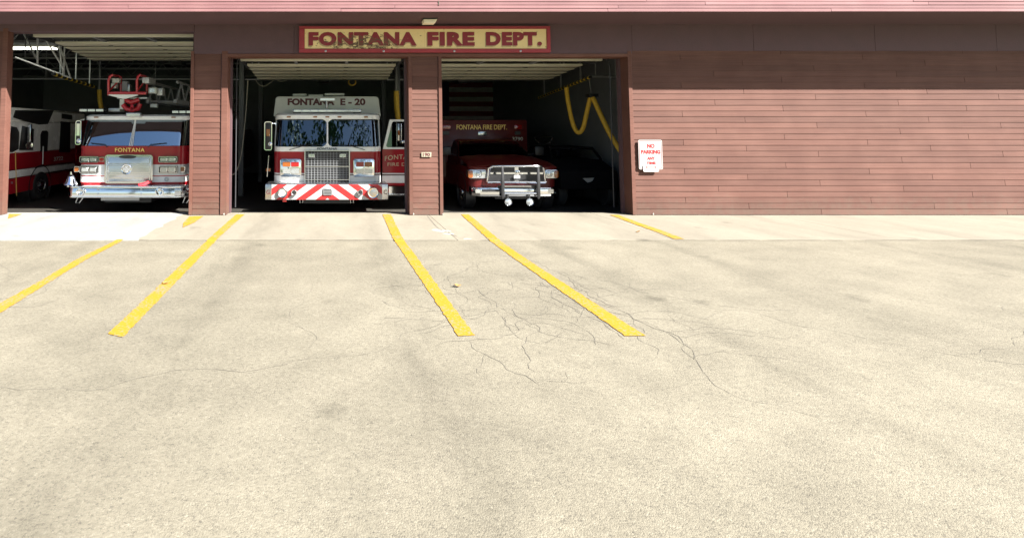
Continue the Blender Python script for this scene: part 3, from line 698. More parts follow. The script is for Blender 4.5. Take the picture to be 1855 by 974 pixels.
def lamp_round(parent, c, r, d, name='lamp', m='lamp', bez='chrome', axis=(0, -1, 0)):
    a = MB(); a.lathe(c, axis, [(-d, r*.5), (-d*.3, r), (0, r), (.008, r*.93), (.002, r*.84), (-.01, r*.8)], 24); o = a.build(name, M[bez], parent, smooth=True)
    a = MB(); a.lathe(c, axis, [(-.02, r*.8), (-.004, r*.8), (.004, r*.55), (.008, .005)], 24); a.build('lens', M[m], o, smooth=True)
    return o
def lamp_rect(parent, u0, v0, u1, v1, Y, m, name='headlight', d=.05):
    w_ = (u1-u0); h_ = (v1-v0)
    a = MB(); a.prism(prrect(u0, v0, u1, v1, Y, .018), Y, Y+d); o = a.build(name, M['chrome'], parent, bevel=.004, seg=1)
    a = MB(); a.prism(prrect(u0+w_*.1, v0+h_*.14, u1-w_*.1, v1-h_*.14, Y-.004, .014), Y-.006, Y+.004); a.build('lens', M[m], o, bevel=.003, seg=1)
    return o
def cab_interior(parent, cx, hw, yf, z0, zb):
    a = MB(); a.box(cx-hw+.1, cx+hw-.1, yf+.16, yf+.5, z0-.14, z0+.03); a.build('dashboard', M['seat'], parent, bevel=.03)
    for s in (-1, 1):
        a = MB(); x = cx+s*hw*.5; a.box(x-.24, x+.24, yf+1.0, yf+1.15, z0-.4, z0+.36); a.box(x-.13, x+.13, yf+1.02, yf+1.14, z0+.38, z0+.55); a.build('seat', M['seat'], parent, bevel=.04)
    a = MB(); c = Vector((cx+hw*.5, yf+.62, z0+.06)); a.tube([c+Vector((math.cos(t)*.21, math.sin(t)*.10, math.sin(t)*.18)) for t in [2*math.pi*k/20 for k in range(20)]], .015, 6, True)
    a.tube([c, c+Vector((0, -.18, -.16))], .025, 6); a.build('steering_wheel', M['blackm'], parent, smooth=True)
    a = MB(); a.box(cx-hw+.06, cx+hw-.06, yf+2.2, yf+2.25, z0-.5, zb); a.build('cab_bulkhead', M['seat'], parent)

# ================================================================== ENGINE E-20 (middle bay)
YC = 1.15; cx = X(593, YC); E = empty('fire_engine', (cx, YC, -.13), 'white over red pumper in middle bay with red and white chevron bumper', 'fire engine', 'fire engines')
hw = 1.185
zz = lambda v, Y=YC: Z(v, Y)
yb = 4.1
band('lower_body', M['red'], E, cx, hw-.01, YC+.01, yb, .2, .18, zz(333))
band('stripe', M['white'], E, cx, hw+.002, YC-.002, yb, .2, zz(332.8), zz(331.3))
band('stripe', M['refl_red'], E, cx, hw, YC, yb, .2, zz(331.3), zz(329.4))
band('stripe', M['white'], E, cx, hw+.002, YC-.002, yb, .2, zz(329.4), zz(317.5))
band('stripe', M['maroon'], E, cx, hw, YC, yb, .2, zz(317.5), zz(315.5))
band('stripe', M['white'], E, cx, hw+.002, YC-.002, yb, .2, zz(315.5), zz(313.5))
band('front_panel', M['red'], E, cx, hw, YC, yb, .2, zz(313.5), zz(274.5))
band('belt_panel', M['white'], E, cx, hw+.004, YC-.004, yb, .2, zz(274.5), zz(266))
zb, zt = zz(266), zz(216); TL = .16
o0 = outline(cx, hw-.012, YC+.012, yb, .2); o1 = outline(cx, hw-.025, YC+TL, yb, .2)
n = len(o0); mid = n//2
lettering('FONTANA', 575, 267.3, 611, 271.3, YC-.062, M['navy'], E, bold=.012, depth=.004)
def lerp_o(t): return [(a[0]+(b[0]-a[0])*t, a[1]+(b[1]-a[1])*t) for a, b in zip(o0, o1)]
for i0, i1 in ((3, mid+1), (mid, n-3)):
    w_ = sheet('windshield', M['glass'], E, o0, zb+.012, o1, zt-.012, i0, i1)
for i0, i1 in ((1, 3), (n-3, n-1)):
    sheet('corner_post', M['white'], E, o0, zb-.002, o1, zt+.003, i0, i1, .012, .05)
for i0, i1 in ((0, 2), (n-2, n)):
    sheet('side_window', M['sideglass'], E, o0, zb, o1, zt, i0, i1)
a = MB(); pm0 = Vector((*o0[mid], zb)); pm1 = Vector((*o1[mid], zt)); a.tube([pm0+Vector((0, -.012, 0)), pm1+Vector((0, -.012, 0))], .018, 8); a.build('center_post', M['white'], E, smooth=True)
# rounded corners of the windscreen surround
for s in (-1, 1):
    for (ia, ib) in ((mid, mid+s*1),):
        for zc, t_, up in ((zb, 0, 1), (zt, 1, -1)):
            o_ = o0 if t_ == 0 else o1; p = o_[mid]; q = o_[mid+s]
            d = Vector((q[0]-p[0], q[1]-p[1], 0)).normalized(); base = Vector((p[0], p[1]-.012, zc))
            pts = [base, base+d*.11, base+d*.045+Vector((0, .01*t_*0, up*.035)), base+Vector((0, 0, up*.10))]
            m2 = MB(); m2.add(pts+[p_+Vector((0, .015, 0)) for p_ in pts], [(0, 1, 2, 3), (7, 6, 5, 4), (1, 5, 6, 2), (2, 6, 7, 3), (0, 4, 5, 1), (0, 3, 7, 4)]); m2.build('frame_gusset', M['white'], E)
cab_interior(E, cx, hw, YC, zb, zt)
ro0 = outline(cx, hw+.004, YC+TL-.05, yb, .26); ro1 = outline(cx, hw-.03, YC+TL+.02, yb, .26)
a = MB(); a.loft([(x, y, zt) for x, y in ro0], [(x, y, zz(209, YC+.2)) for x, y in ro0]); a.loft([(x, y, zz(209, YC+.2)) for x, y in ro0], [(x, y, zz(205.5, YC+.2)) for x, y in ro1]); a.build('cab_roof', M['white'], E, smooth=True)
for u in (523, 571, 593, 615, 663):
    x, z = XZ(u, 212, YC+TL-.09); yy = YC+TL-.05-.05*(1-((x-cx)/hw)**2); a = MB(); a.prism(rrect(x-.045, x+.045, z-.016, z+.016, .014), yy-.018, yy+.02); a.build('marker_light', M['amber'], E, bevel=.004, seg=1)
# raised rear roof with lettering
YR = 2.05
a = MB(); x0, zt2 = XZ(499, 175, YR); x1 = X(686, YR, 180); xa, xb = X(495.5, YR, 205), X(690, YR, 205)
pts = [(xa, zz(209)), (xb, zz(209)), (x1, zt2-.10)]+[(x1-.08+.08*math.cos(R(q)), zt2-.08+.08*math.sin(R(q))) for q in (0, 30, 60, 90)]+[(x0+.08+.08*math.cos(R(q)), zt2-.08+.08*math.sin(R(q))) for q in (90, 120, 150, 180)]+[(x0, zt2-.10)]
a.prism(pts, YR, yb); a.build('raised_roof', M['offwhite'], E, bevel=.012)
lettering('FONTANA', 521, 178.5, 606, 191, YR-.004, M['maroon'], E, bold=.055, depth=.003)
lettering('E - 20', 616.5, 178.5, 662, 191, YR-.004, M['maroon'], E, bold=.045, depth=.003)
a = MB(); a.pbox(578.5, 176.8, 608, 183.8, YR-.16, .06); fl = a.build('flood_light', M['offwhite'], E, bevel=.008)
a = MB(); a.pbox(580.5, 178.5, 606, 182, YR-.168, .01); a.build('lens', M['lamp'], fl)
a = MB(); a.tube([XZ(592, 196, YR-.13)[:1]+(YR-.13,)+XZ(592, 196, YR-.13)[1:], XZ(592, 183, YR-.13)[:1]+(YR-.13,)+XZ(592, 183, YR-.13)[1:]], .03, 8); a.build('stem', M['satin'], fl)
for u0, u1, v in ((530, 555, 172), (559, 585, 173.5), (588, 624, 171)):
    a = MB(); a.pbox(u0, v-2, u1, v+2.2, YR+.5, .9); a.build('roof_box', M['offwhite'], E, bevel=.01, seg=1)
# light bar
a = MB(); a.prism(prrect(530, 198.5, 655, 203.5, YC+.45, .025), YC+.45, YC+.72); lb = a.build('light_bar', M['satin'], E, bevel=.008)
for k in range(8):
    u = 533+k*15; a = MB(); a.pbox(u, 199.3, u+13, 202.8, YC+.444, .01); a.build('lens', M['lamp'], lb)
for u in (538, 647):
    a = MB(); a.pbox(u-7, 203, u+7, 206.5, YC+.5, .1); a.build('foot', M['blackm'], lb)
# grille
YG = YC-.13
a = MB(); a.pbox(552, 272.5, 633.5, 332, YG+.03, .12); gr = a.build('grille', M['blackm'], E)
frame_ring(551.5, 272, 634, 332.5, YG+.0, .02, .022, M['satin'], gr, 'grille_frame', .04)
for k in range(13):
    u = 558+k*5.75; a = MB(); a.pbox(u, 275, u+.6, 330, YG+.012, .012); a.build('grille_bar', M['steel'], gr)
for k in range(13):
    v = 279+k*4.2; a = MB(); a.pbox(554, v, 631, v+.45, YG+.014, .010); a.build('grille_bar', M['steel'], gr)
for v in (301, 325):
    a = MB(); a.pbox(553, v, 632.5, v+1.2, YG+.002, .010); a.build('grille_rail', M['chrome'], gr)
for u in (558.5, 615):
    a = MB(); a.pbox(u, 278.5, u+12, 285.5, YG-.03, .05); q = a.build('warning_light', M['satin'], E, bevel=.005, seg=1)
    a = MB(); a.pbox(u+1.5, 280, u+10.5, 284, YG-.036, .01); a.build('lens', M['lamp'], q)
# headlight pods
for u0, cols in ((507, ('amber', 'redlens')), (640, ('redlens', 'amber'))):
    a = MB(); a.prism(prrect(u0, 288, u0+39, 320.5, YC-.075, .05), YC-.075, YC+.05); pod = a.build('headlight_pod', M['chrome'], E, bevel=.012)
    for k in range(2):
        lo = u0+5+k*15.2
        a = MB(); a.prism(prrect(lo, 293.5, lo+14.2, 302, YC-.082, .015), YC-.09, YC-.07); a.build('turn_lamp', M[cols[k]], pod, bevel=.004, seg=1)
        a = MB(); a.prism(prrect(lo, 306, lo+14.2, 314.5, YC-.082, .015), YC-.09, YC-.07); a.build('headlight', M['lamp'], pod, bevel=.004, seg=1)
# wipers
for u, s in ((524, 1), (661, -1)):
    p = XZ(u, 271.5, YC-.05); q = XZ(u+s*26, 264.5, YC-.01); a = MB(); a.tube([(p[0], YC-.055, p[1]), (q[0], YC-.04, q[1])], .008, 6); a.tube([(q[0]-s*.2, YC-.03, q[1]+.01), (q[0]+s*.35, YC-.05, q[1]+.025)], .007, 6); a.build('wiper', M['blackm'], E)
# bumper with chevrons
YB = .55
x0, z1 = XZ(480.5, 333.5, YB); x1, z0 = XZ(703.5, 362, YB)
a = MB(); a.box(x0, x1, YB, YC+.02, z0, z1); bum = a.build('bumper', M['satin'], E, bevel=.012)
xa, xb = X(492.5, YB), X(692, YB); xm = X(593.5, YB); hz = z1-z0-.012; za = z0+.006
a = MB(); a.box(xa, xb, YB-.003, YB-.0005, za, za+hz); a.build('chevron_backing', M['sign_white'], bum)
def clip_poly(pts, lo, hi):
    for lim, sgn in ((lo, 1), (hi, -1)):
        out = []
        for i in range(len(pts)):
            p, q = pts[i], pts[(i+1) % len(pts)]
            ip, iq = (p[0]-lim)*sgn >= 0, (q[0]-lim)*sgn >= 0
            if ip: out.append(p)
            if ip != iq: t = (lim-p[0])/(q[0]-p[0]); out.append((lim, p[1]+(q[1]-p[1])*t))
        pts = out
        if not pts: return pts
    return pts
slp = X(558, YB)-X(520, YB)-.0      # sideways run of a stripe over the bumper's height
sw = X(575, YB)-X(557.5, YB); per = X(592, YB)-X(557, YB)-.0
for k in range(-1, 4):
    for s in (-1, 1):
        xt = .02+k*per*1.02
        pts = [(xm+s*(xt+slp), za), (xm+s*(xt+slp+sw), za), (xm+s*(xt+sw), za+hz), (xm+s*xt, za+hz)]
        lo, hi = (xm, xb) if s > 0 else (xa, xm)
        pts = clip_poly(pts, lo, hi)
        if len(pts) >= 3:
            if s < 0: pts = pts[::-1]
            a = MB(); a.prism(pts, YB-.0055, YB-.0032); a.build('chevron_stripe', M['refl_red'], bum)
def bum_round(u, v, r, name, m1='satin', m2='lamp', d=.05):
    x, z = XZ(u, v, YB); a = MB(); a.lathe((x, YB-.004, z), (0, -1, 0), [(0, r), (d, r), (d+.01, r*.9), (d+.004, r*.78), (d-.01, r*.76)], 22); o = a.build(name, M[m1], bum, smooth=True)
    a = MB(); a.lathe((x, YB-.004, z), (0, -1, 0), [(0, r*.77), (d-.012, r*.77), (d-.006, r*.4), (d-.004, .004)], 22); a.build('face', M[m2], o, smooth=True)
bum_round(512, 348.5, .105, 'hose_cap', 'satin', 'cream'); bum_round(533, 348.5, .062, 'air_horn', 'chrome', 'blackm'); bum_round(652.5, 348, .062, 'air_horn', 'chrome', 'blackm'); bum_round(675.5, 348.5, .115, 'siren', 'chrome', 'satin', .09)
a = MB(); a.pbox(585.5, 341.5, 602, 354, YB-.03, .024); cb = a.build('speaker_box', M['galv'], bum, bevel=.006, seg=1)
for k in range(4): 
    a = MB(); a.pbox(587, 343.3+k*2.6, 600.5, 344.3+k*2.6, YB-.034, .006); a.build('slot', M['blackm'], cb)
lettering('G', 482.5, 344, 488.5, 352, YB-.002, M['maroon'], bum, bold=.01, depth=.002); lettering('C', 695, 344, 701, 352, YB-.002, M['maroon'], bum, bold=.01, depth=.002)
for u in (546, 637.5):
    a = MB(); p = XZ(u, 362, YB+.1); a.tube([(p[0]-.03, YB+.1, p[1]+.01), (p[0]-.03, YB+.1, p[1]-.06), (p[0]+.03, YB+.1, p[1]-.06), (p[0]+.03, YB+.1, p[1]+.01)], .012, 6); a.build('tow_eye', M['satin'], bum)
for u in (515.5, ):
    a = MB(); a.pbox(u-3.5, 362.2, u+3.5, 365.5, YB+.02, .03); a.build('lamp', M['redlens'], bum)
# mirror on the left
def mirror(parent, u0, v0, u1, v1, Y, arm):
    a = MB(); a.prism(prrect(u0, v0, u1, v1, Y, .04), Y, Y+.06); o = a.build('mirror', M['blackm'], parent, bevel=.01)
    frame_ring(u0-.5, v0-.5, u1+.5, v1+.5, Y-.004, .045, .016, M['chrome'], o, 'mirror_frame', .02)
    (xa_, za_), (xb_, zb_) = XZ(arm[0], arm[1], Y), XZ(arm[2], arm[3], Y+.1); a = MB(); a.tube([(xa_, Y+.03, za_), (xb_, Y+.12, zb_)], .014, 6); a.build('arm', M['chrome'], o)
    return o
mi = mirror(E, 479.5, 221, 492, 272, YC+.05, (488, 222, 500, 224))
a = MB(); a.pbox(482.5, 234, 489, 247, YC+.035, .02); a.build('turn_lamp', M['amber'], mi, bevel=.004, seg=1)
lamp_round(mi, (X(489, YC), YC+.03, zz(261)), .05, .05, 'spot_mirror', 'chrome')
a = MB(); p = XZ(487, 290, YC+.1); q = XZ(484, 320, YC+.1); a.tube([(p[0], YC+.1, p[1]+.1), (q[0], YC+.1, q[1])], .013, 6); a.build('grab_handle', M['chrome'], E)
a = MB(); a.pbox(482, 305, 490, 310.5, YC+.1, .06); a.build('side_marker', M['amber'], E)
# rear body, wheels, open door
a = MB(); a.box(cx-1.22, cx+1.22, 4.25, 10.2, .25, zz(185, 4.25)); a.build('pump_body', M['red'], E, bevel=.02)
a = MB(); a.box(cx-.5, cx+.5, YB+.3, 10, .12, .34); a.build('chassis', M['blackm'], E)
for s in (-1, 1):
    wheel(E, cx+s*1.13, 2.9, .27, .40, .3, s); wheel(E, cx+s*1.13, 8.0, .27, .40, .3, s)
YD = YC+.32
a = MB(); xd0 = X(691.5, YD); xd1 = X(778, YD)
def dquad(u0, v0, u1, v1, d=.05, Y=YD): q_ = MB(); q_.pbox(u0, v0, u1, v1, Y, d); return q_
dr = dquad(692.5, 270.5, 778, 313.5).build('door', M['red'], E, bevel=.006, seg=1)
dquad(692.5, 331.5, 778, 338).build('lower_panel', M['red'], dr)
dquad(692.5, 329.6, 778, 331.3).build('stripe', M['white'], dr); dquad(692.5, 318, 778, 329.4).build('stripe', M['white'], dr); dquad(692.5, 315.8, 778, 317.8).build('stripe', M['maroon'], dr); dquad(692.5, 313.7, 778, 315.6).build('stripe', M['white'], dr)
def pp(u, v, Y=YD): x, z = XZ(u, v, Y); return (x, z)
a = MB(); a.prism([pp(693.5, 270.3), pp(778, 270.3), pp(778, 267), pp(702, 267), pp(699.5, 264.5), pp(710, 222.5), pp(713, 220.3), pp(778, 220.3), pp(778, 216.8), pp(706, 216.8)][::1], YD, YD+.05); a.build('window_frame', M['white'], dr)
a = MB(); a.prism([pp(702, 267), pp(778, 267), pp(778, 220.3), pp(713, 220.3), pp(710, 222.5), pp(699.5, 264.5)], YD+.02, YD+.028); a.build('window', M['sideglass'], dr)
dquad(718, 220, 719.4, 267, .03, YD-.005).build('window_bar', M['satin'], dr)
a = MB(); a.pbox(720.5, 224, 728, 255, YD-.10, .05); dm = a.build('mirror', M['satin'], dr, bevel=.01); a = MB(); a.pbox(721, 236, 724, 245, YD-.112, .01); a.build('turn_lamp', M['amber'], dm)
lamp_round(dm, (X(731, YD-.1), YD-.1, Z(257, YD-.1)), .045, .05, 'spot_mirror', 'chrome')
lettering('FONTANA', 697, 280, 757, 288.5, YD-.003, M['goldpale'], dr, bold=.005, depth=.002, arc=.3, spacing=1.1)
lettering('FIRE DEPT.', 702, 294.8, 757, 300.8, YD-.003, M['goldpale'], dr, bold=.004, depth=.002, spacing=1.1)
a = MB(); a.pbox(704, 337.5, 778, 353, YD+.06, .35); st = a.build('cab_step', M['chrome'], E, bevel=.006, seg=1)
a = MB(); a.pbox(703, 336.2, 778, 338.2, YD+.0, .4); a.build('tread', M['satin'], st)
a = MB(); a.pbox(703, 352, 778, 354, YD+.0, .4); a.build('tread', M['satin'], st)

# ================================================================== LADDER TRUCK (left bay)
cx = X(238, YC); YB = .70; hw = 1.165; yb = 4.2
T = empty('ladder_truck', (cx, YC, -.13), 'red ladder truck in left bay with chrome grille and red basket above', 'fire engine', 'fire engines')
band('lower_body', M['red'], T, cx, hw-.01, YC+.01, yb, .16, .2, zz(331.5))
band('stripe', M['refl_red'], T, cx, hw, YC, yb, .16, zz(331.5), zz(329.8)); band('stripe', M['white'], T, cx, hw+.002, YC-.002, yb, .16, zz(329.8), zz(319.5))
band('stripe', M['refl_red'], T, cx, hw, YC, yb, .16, zz(319.5), zz(317.7)); band('stripe', M['white'], T, cx, hw+.002, YC-.002, yb, .16, zz(317.7), zz(315.8))
band('lamp_band', M['silver'], T, cx, hw, YC, yb, .16, zz(315.8), zz(298)); band('front_panel', M['red'], T, cx, hw+.002, YC-.002, yb, .16, zz(298), zz(264.5))
zb, zt = zz(264.5), zz(217); TL = .25
o0 = outline(cx, hw-.01, YC+.01, yb, .16); o1 = outline(cx, hw-.02, YC+TL, yb, .16); n = len(o0); mid = n//2
for i0, i1 in ((3, mid+1), (mid, n-3)): sheet('windshield', M['glass2'], T, o0, zb+.006, o1, zt, i0, i1)
for i0, i1 in ((1, 4), (n-4, n-1)): sheet('corner_post', M['blackm'], T, o0, zb, o1, zt, i0, i1, .01, .04)
for i0, i1 in ((0, 2), (n-2, n)): sheet('side_window', M['sideglass'], T, o0, zb, o1, zt, i0, i1)
for s in (-.035, 0, .035):
    a = MB(); a.tube([(o0[mid][0]+s, o0[mid][1]-.012, zb), (o1[mid][0]+s*.3, o1[mid][1]-.012, zt)], .008, 6); a.build('center_post', M['white'], T)
cab_interior(T, cx, hw, YC, zb, zt)
ro0 = outline(cx, hw+.01, YC+TL-.06, yb, .2); ro1 = outline(cx, hw-.02, YC+TL+.0, yb, .2); zr = zz(211, YC+.15)
a = MB(); a.loft([(x, y, zt) for x, y in ro0], [(x, y, zr) for x, y in ro0]); a.loft([(x, y, zr) for x, y in ro0], [(x, y, zr+.04) for x, y in ro1]); a.build('cab_roof', M['white'], T, smooth=True)
for u in (172, 313):
    x, z = XZ(u, 212.5, YC+.1); yy = YC+TL-.06-.05*(1-((x-cx)/hw)**2); a = MB(); a.prism(rrect(x-.05, x+.05, z-.013, z+.013, .012), yy-.018, yy+.02); a.build('marker_light', M['amber'], T)
lettering('FONTANA', 208.5, 268, 262, 275.3, YC-.060, M['gold'], T, bold=.018, depth=.005, spacing=1.12)
a = MB(); a.pbox(228, 204.5, 254, 212, YC+.02, .12); fl = a.build('flood_light', M['galv'], T, bevel=.01)
a = MB(); a.pbox(230, 206, 252, 210.5, YC+.012, .012); a.build('lens', M['lamp'], fl)
for u0, u1, v0 in ((143, 188, 197), (311, 350, 200)):
    a = MB(); a.prism(prrect(u0, v0, u1, v0+6, YC+.4, .02), YC+.4, YC+.7); lb = a.build('light_bar', M['blackm'], T, bevel=.008)
    for k in range(3):
        w_ = (u1-u0)/3; a = MB(); a.pbox(u0+k*w_+1, v0+1, u0+(k+1)*w_-1, v0+5, YC+.393, .012); a.build('lens', M['lamp'], lb)
# grille
YG = YC-.11
a = MB(); a.prism(prrect(190.5, 281, 275.5, 332, YG, .06), YG, YC); gr = a.build('grille', M['satin'], T, bevel=.012)
frame_ring(190, 280.5, 276, 332.5, YG-.012, .065, .03, M['chrome'], gr, 'grille_frame', .03)
for v0, v1 in ((284, 297), (299, 313.5), (315.5, 329.5)):
    frame_ring(194.5, v0, 271.5, v1, YG-.010, .035, .014, M['chrome'], gr, 'grille_panel_frame', .012)
x, z = XZ(231.5, 284, YG); a = MB(); a.prism([(x+math.cos(2*math.pi*k/24)*.19, z+math.sin(2*math.pi*k/24)*.035) for k in range(24)], YG-.026, YG-.008); a.build('oval_badge', M['blackm'], gr)
x, z = XZ(229.5, 306.3, YG); a = MB(); a.lathe((x, YG-.008, z), (0, -1, 0), [(0, .115), (.014, .115), (.02, .105), (.016, .09), (.008, .085)], 28); em = a.build('round_emblem', M['chrome'], gr, smooth=True)
a = MB()
for k in range(4):
    q = math.pi/2*k; c, s = math.cos(q), math.sin(q); a.prism([(x+(px*c-pz*s), z+(px*s+pz*c)) for px, pz in ((.012, -.012), (.062, -.032), (.068, 0), (.062, .032), (.012, .012))], YG-.026, YG-.014)
a.build('cross', M['galv'], em)
for k in range(3): 
    lo = 203+k*20; a = MB(); a.pbox(lo, 321.5, lo+16, 323.5, YG-.008, .006); a.build('badge_bar', M['chrome'], gr)
for u0, s in ((144, 1), (287, -1)):
    for v0, v1 in ((283.5, 294.5), (301, 314)):
        a = MB(); a.prism(prrect(u0, v0, u0+34, v1, YC-.07, .03), YC-.07, YC+.05); pod = a.build('headlight_pod', M['blackm'], T, bevel=.008); frame_ring(u0, v0, u0+34, v1, YC-.074, .03, .012, M['chrome'], pod, 'pod_trim', .02)
        for k in range(2):
            lamp_rect(pod, u0+3+k*14.5, v0+2, u0+16+k*14.5, v1-2, YC-.085, 'lamp', 'headlight', .03)
lamp_rect(T, 179, 284.5, 189, 293, YC-.08, 'redlens', 'warning_light')
for u in (134, 326): lamp_rect(T, u, 301, u+9, 312, YC+.02, 'amber', 'turn_lamp')
x, z = XZ(302.5, 324.5, YC); a = MB(); a.lathe((x, YC-.02, z), (0, -1, 0), [(0, .05), (.012, .05), (.014, .035), (.006, .03)], 18); a.build('round_badge', M['galv'], T)
for u, s in ((196, -1), (270, 1)):
    p = XZ(u, 264, YC); q = XZ(u+s*32, 259, YC); a = MB(); a.tube([(p[0], YC-.05, p[1]-.04), (p[0]+s*.05, YC-.045, p[1]+.03), (q[0], YC+.0, q[1])], .008, 6); a.build('wiper', M['blackm'], T)
mi = mirror(T, 137.5, 219, 145.5, 262, YC-.05, (141, 218.5, 152, 216))
a = MB(); a.pbox(139, 224, 144, 246, YC-.06, .01); a.build('mirror_glass', M['chrome'], mi)
lamp_round(mi, (X(141.5, YC-.06), YC-.06, Z(255, YC)), .05, .04, 'spot_mirror', 'chrome')
# bumper
x0, z1 = XZ(116.5, 338, YB); x1, z0 = XZ(338, 357, YB)
a = MB(); o_ = [(x0, YC+.05), (x0, YB+.18), (x0+.12, YB+.02), (x0+.2, YB), (x1-.2, YB), (x1-.12, YB+.02), (x1, YB+.18), (x1, YC+.05)]
a.loft([(x, y, z0) for x, y in o_], [(x, y+.035, z1) for x, y in o_]); bum = a.build('bumper', M['chrome'], T, bevel=.01)
for v0, v1 in ((337.4, 340), (355.5, 358)):
    a = MB(); za_, zb_ = Z(v1, YB), Z(v0, YB); a.loft([(x, y-.014, za_) for x, y in o_], [(x, y-.014, zb_) for x, y in o_]); a.build('bumper_lip', M['chrome'], bum, bevel=.006)
for u in (145.5, 289): 
    x, z = XZ(u, 347, YB); a = MB(); a.lathe((x, YB-.002, z), (0, -1, 0), [(-.05, .05), (0, .085), (.02, .085), (.024, .07), (0, .05), (-.02, .03)], 24); o = a.build('air_horn', M['chrome'], bum, smooth=True)
for u in (177, 255.5):
    for v in (343, 351):
        x, z = XZ(u, v, YB); a = MB(); a.lathe((x, YB, z), (0, -1, 0), [(0, .016), (.008, .016), (.012, .008)], 10); a.build('bolt', M['satin'], bum)
a = MB(); a.pbox(316, 341, 328, 356, YB-.03, .05); a.build('corner_guard', M['satin'], bum, bevel=.015)
x, z = XZ(128, 336, YB+.2); a = MB(); a.lathe((x, YB+.2, Z(337, YB+.2)), (0, 0, 1), [(0, .02), (.03, .14), (.05, .135), (.11, .095), (.19, .07), (.225, .05), (.245, .02), (.30, .018), (.31, .004)], 24); bl = a.build('bell', M['bluechrome'], T, smooth=True)
a = MB(); a.box(x-.05, x+.05, YB+.15, YB+.25, Z(338, YB+.2)-.005, Z(337, YB+.2)+.02); a.build('bell_mount', M['chrome'], bl)
a = MB(); p = XZ(258, 336, YB+.1); a.tube([(p[0]-.06, YB+.05, p[1]+.01), (p[0]+.06, YB+.08, p[1]+.04), (p[0]+.16, YB+.14, p[1]+.08)], .035, 8); a.build('red_handle', M['redrail'], T, smooth=True)
a = MB(); a.pbox(183, 357.8, 252, 363.2, YB+.08, .015); a.build('licence_plate', M['sign_white'], bum)
for u, s in ((146, -1), (340, 1)):
    p = XZ(u, 358, YB+.2); a = MB(); a.tube([(p[0]-.05, YB+.2, p[1]+.02), (p[0]-.10, YB+.2, p[1]-.11), (p[0]-.02, YB+.2, p[1]-.11), (p[0]+.07, YB+.2, p[1]+.02)], .014, 6); a.build('step_bracket', M['satin'], bum)
a = MB(); a.box(cx-1.2, cx+1.2, 4.35, 11, .25, 1.7); a.build('rear_body', M['red'], T, bevel=.02)
a = MB(); a.box(cx-.5, cx+.5, YB+.3, 10.5, .12, .36); a.build('chassis', M['blackm'], T)
for s in (-1, 1): wheel(T, cx+s*1.12, 2.9, .27, .40, .3, s); wheel(T, cx+s*1.12, 8.6, .27, .40, .3, s)
# aerial ladder and basket
YL = 1.85
lx0, lx1 = X(262, YL), X(318, YL); lz0, lz1 = Z(187, YL), Z(146, YL)
ad = MB(); ad.box(lx0, lx0+.07, YL, 10.5, lz0, lz0+.09); la = ad.build('aerial_ladder', M['steel'], T)
a = MB(); a.box(lx1-.07, lx1, YL, 10.5, lz0, lz0+.09); a.build('ladder_rail', M['steel'], la)
for xx in (lx0, lx1-.05):
    a = MB(); a.box(xx, xx+.05, YL+.1, 10.5, lz1-.05, lz1); k = 0; y = YL+.1
    while y < 9.8: a.tube([(xx+.025, y, lz0+.05), (xx+.025, y+.35, lz1-.03)], .022, 6); a.tube([(xx+.025, y+.35, lz1-.03), (xx+.025, y+.7, lz0+.05)], .022, 6); y += .7
    a.build('ladder_truss', M['steel'], la)
for k in range(16):
    a = MB(); a.tube([(lx0+.03, YL+.2+k*.5, lz0+.05), (lx1-.03, YL+.2+k*.5, lz0+.05)], .02, 6); a.build('rung', M['galv'], la)
a = MB(); a.pbox(257.5, 140, 269.5, 151, YL-.12, .5); a.build('control_box', M['silver'], la, bevel=.015)
a = MB(); a.pbox(269, 159, 283, 169.5, YL-.1, .12); fl = a.build('flood_light', M['offwhite'], la, bevel=.01); a = MB(); a.pbox(271, 161, 279.5, 167.5, YL-.108, .012); a.build('lens', M['lamp'], fl)
a = MB(); a.pbox(284, 160, 294, 173, YL+.0, .2); a.build('junction_box', M['silver'], la, bevel=.01)
a = MB(); a.pbox(272, 188.5, 284, 195, YL-.05, .12); a.build('lamp_box', M['offwhite'], la, bevel=.01)
YK = 1.55; bk = MB()
def P3(u, v, Y=YK): x, z = XZ(u, v, Y); return (x, Y, z)
a = MB(); a.pbox(195, 166.5, 264, 171.5, YK-.03, .06); bk = a.build('basket', M['redrail'], T, bevel=.008)
for us, Y_ in (((196.5, 199, 203, 219), YK), ((248, 250, 253, 266), YK)):
    a = MB(); a.tube([P3(us[0], 173, Y_), P3(us[0], 146, Y_), P3(us[1], 139, Y_), P3(us[2], 136.5, Y_), P3(us[3]-5, 137.5, Y_+.45), P3(us[3], 141, Y_+.5), P3(us[3], 168, Y_+.5)], .028, 8)
    a.tube([P3(us[0], 166, Y_), P3(us[3], 143, Y_+.5)], .02, 6); a.build('basket_rail', M['redrail'], bk, smooth=True)
a = MB(); a.tube([P3(219, 168, YK+.5), P3(219, 143, YK+.5)], .026, 6); a.tube([P3(196, 169), P3(219, 168, YK+.5)], .03, 6); a.tube([P3(266, 168, YK+.5), P3(248, 169)], .03, 6); a.tube([P3(219, 168, YK+.5), P3(266, 168, YK+.5)], .03, 6); a.build('basket_frame', M['redrail'], bk, smooth=True)
a = MB(); a.prism([(P3(u, v)[0], P3(u, v)[2]) for u, v in ((198, 173), (224, 179.5), (229, 179.5), (252, 173), (250, 171.8), (199, 171.8))], YK-.05, YK-.0305); a.build('white_guard', M['white'], bk)
for u0, v0, u1, v1, m in ((203, 142, 215, 150, 'offwhite'), (201, 151, 210, 160, 'offwhite'), (221, 147, 230, 165, 'steel'), (231, 153, 235, 166, 'galv')):
    a = MB(); a.pbox(u0, v0, u1, v1, YK+.3, .15); a.build('equipment_box', M[m], bk, bevel=.01)
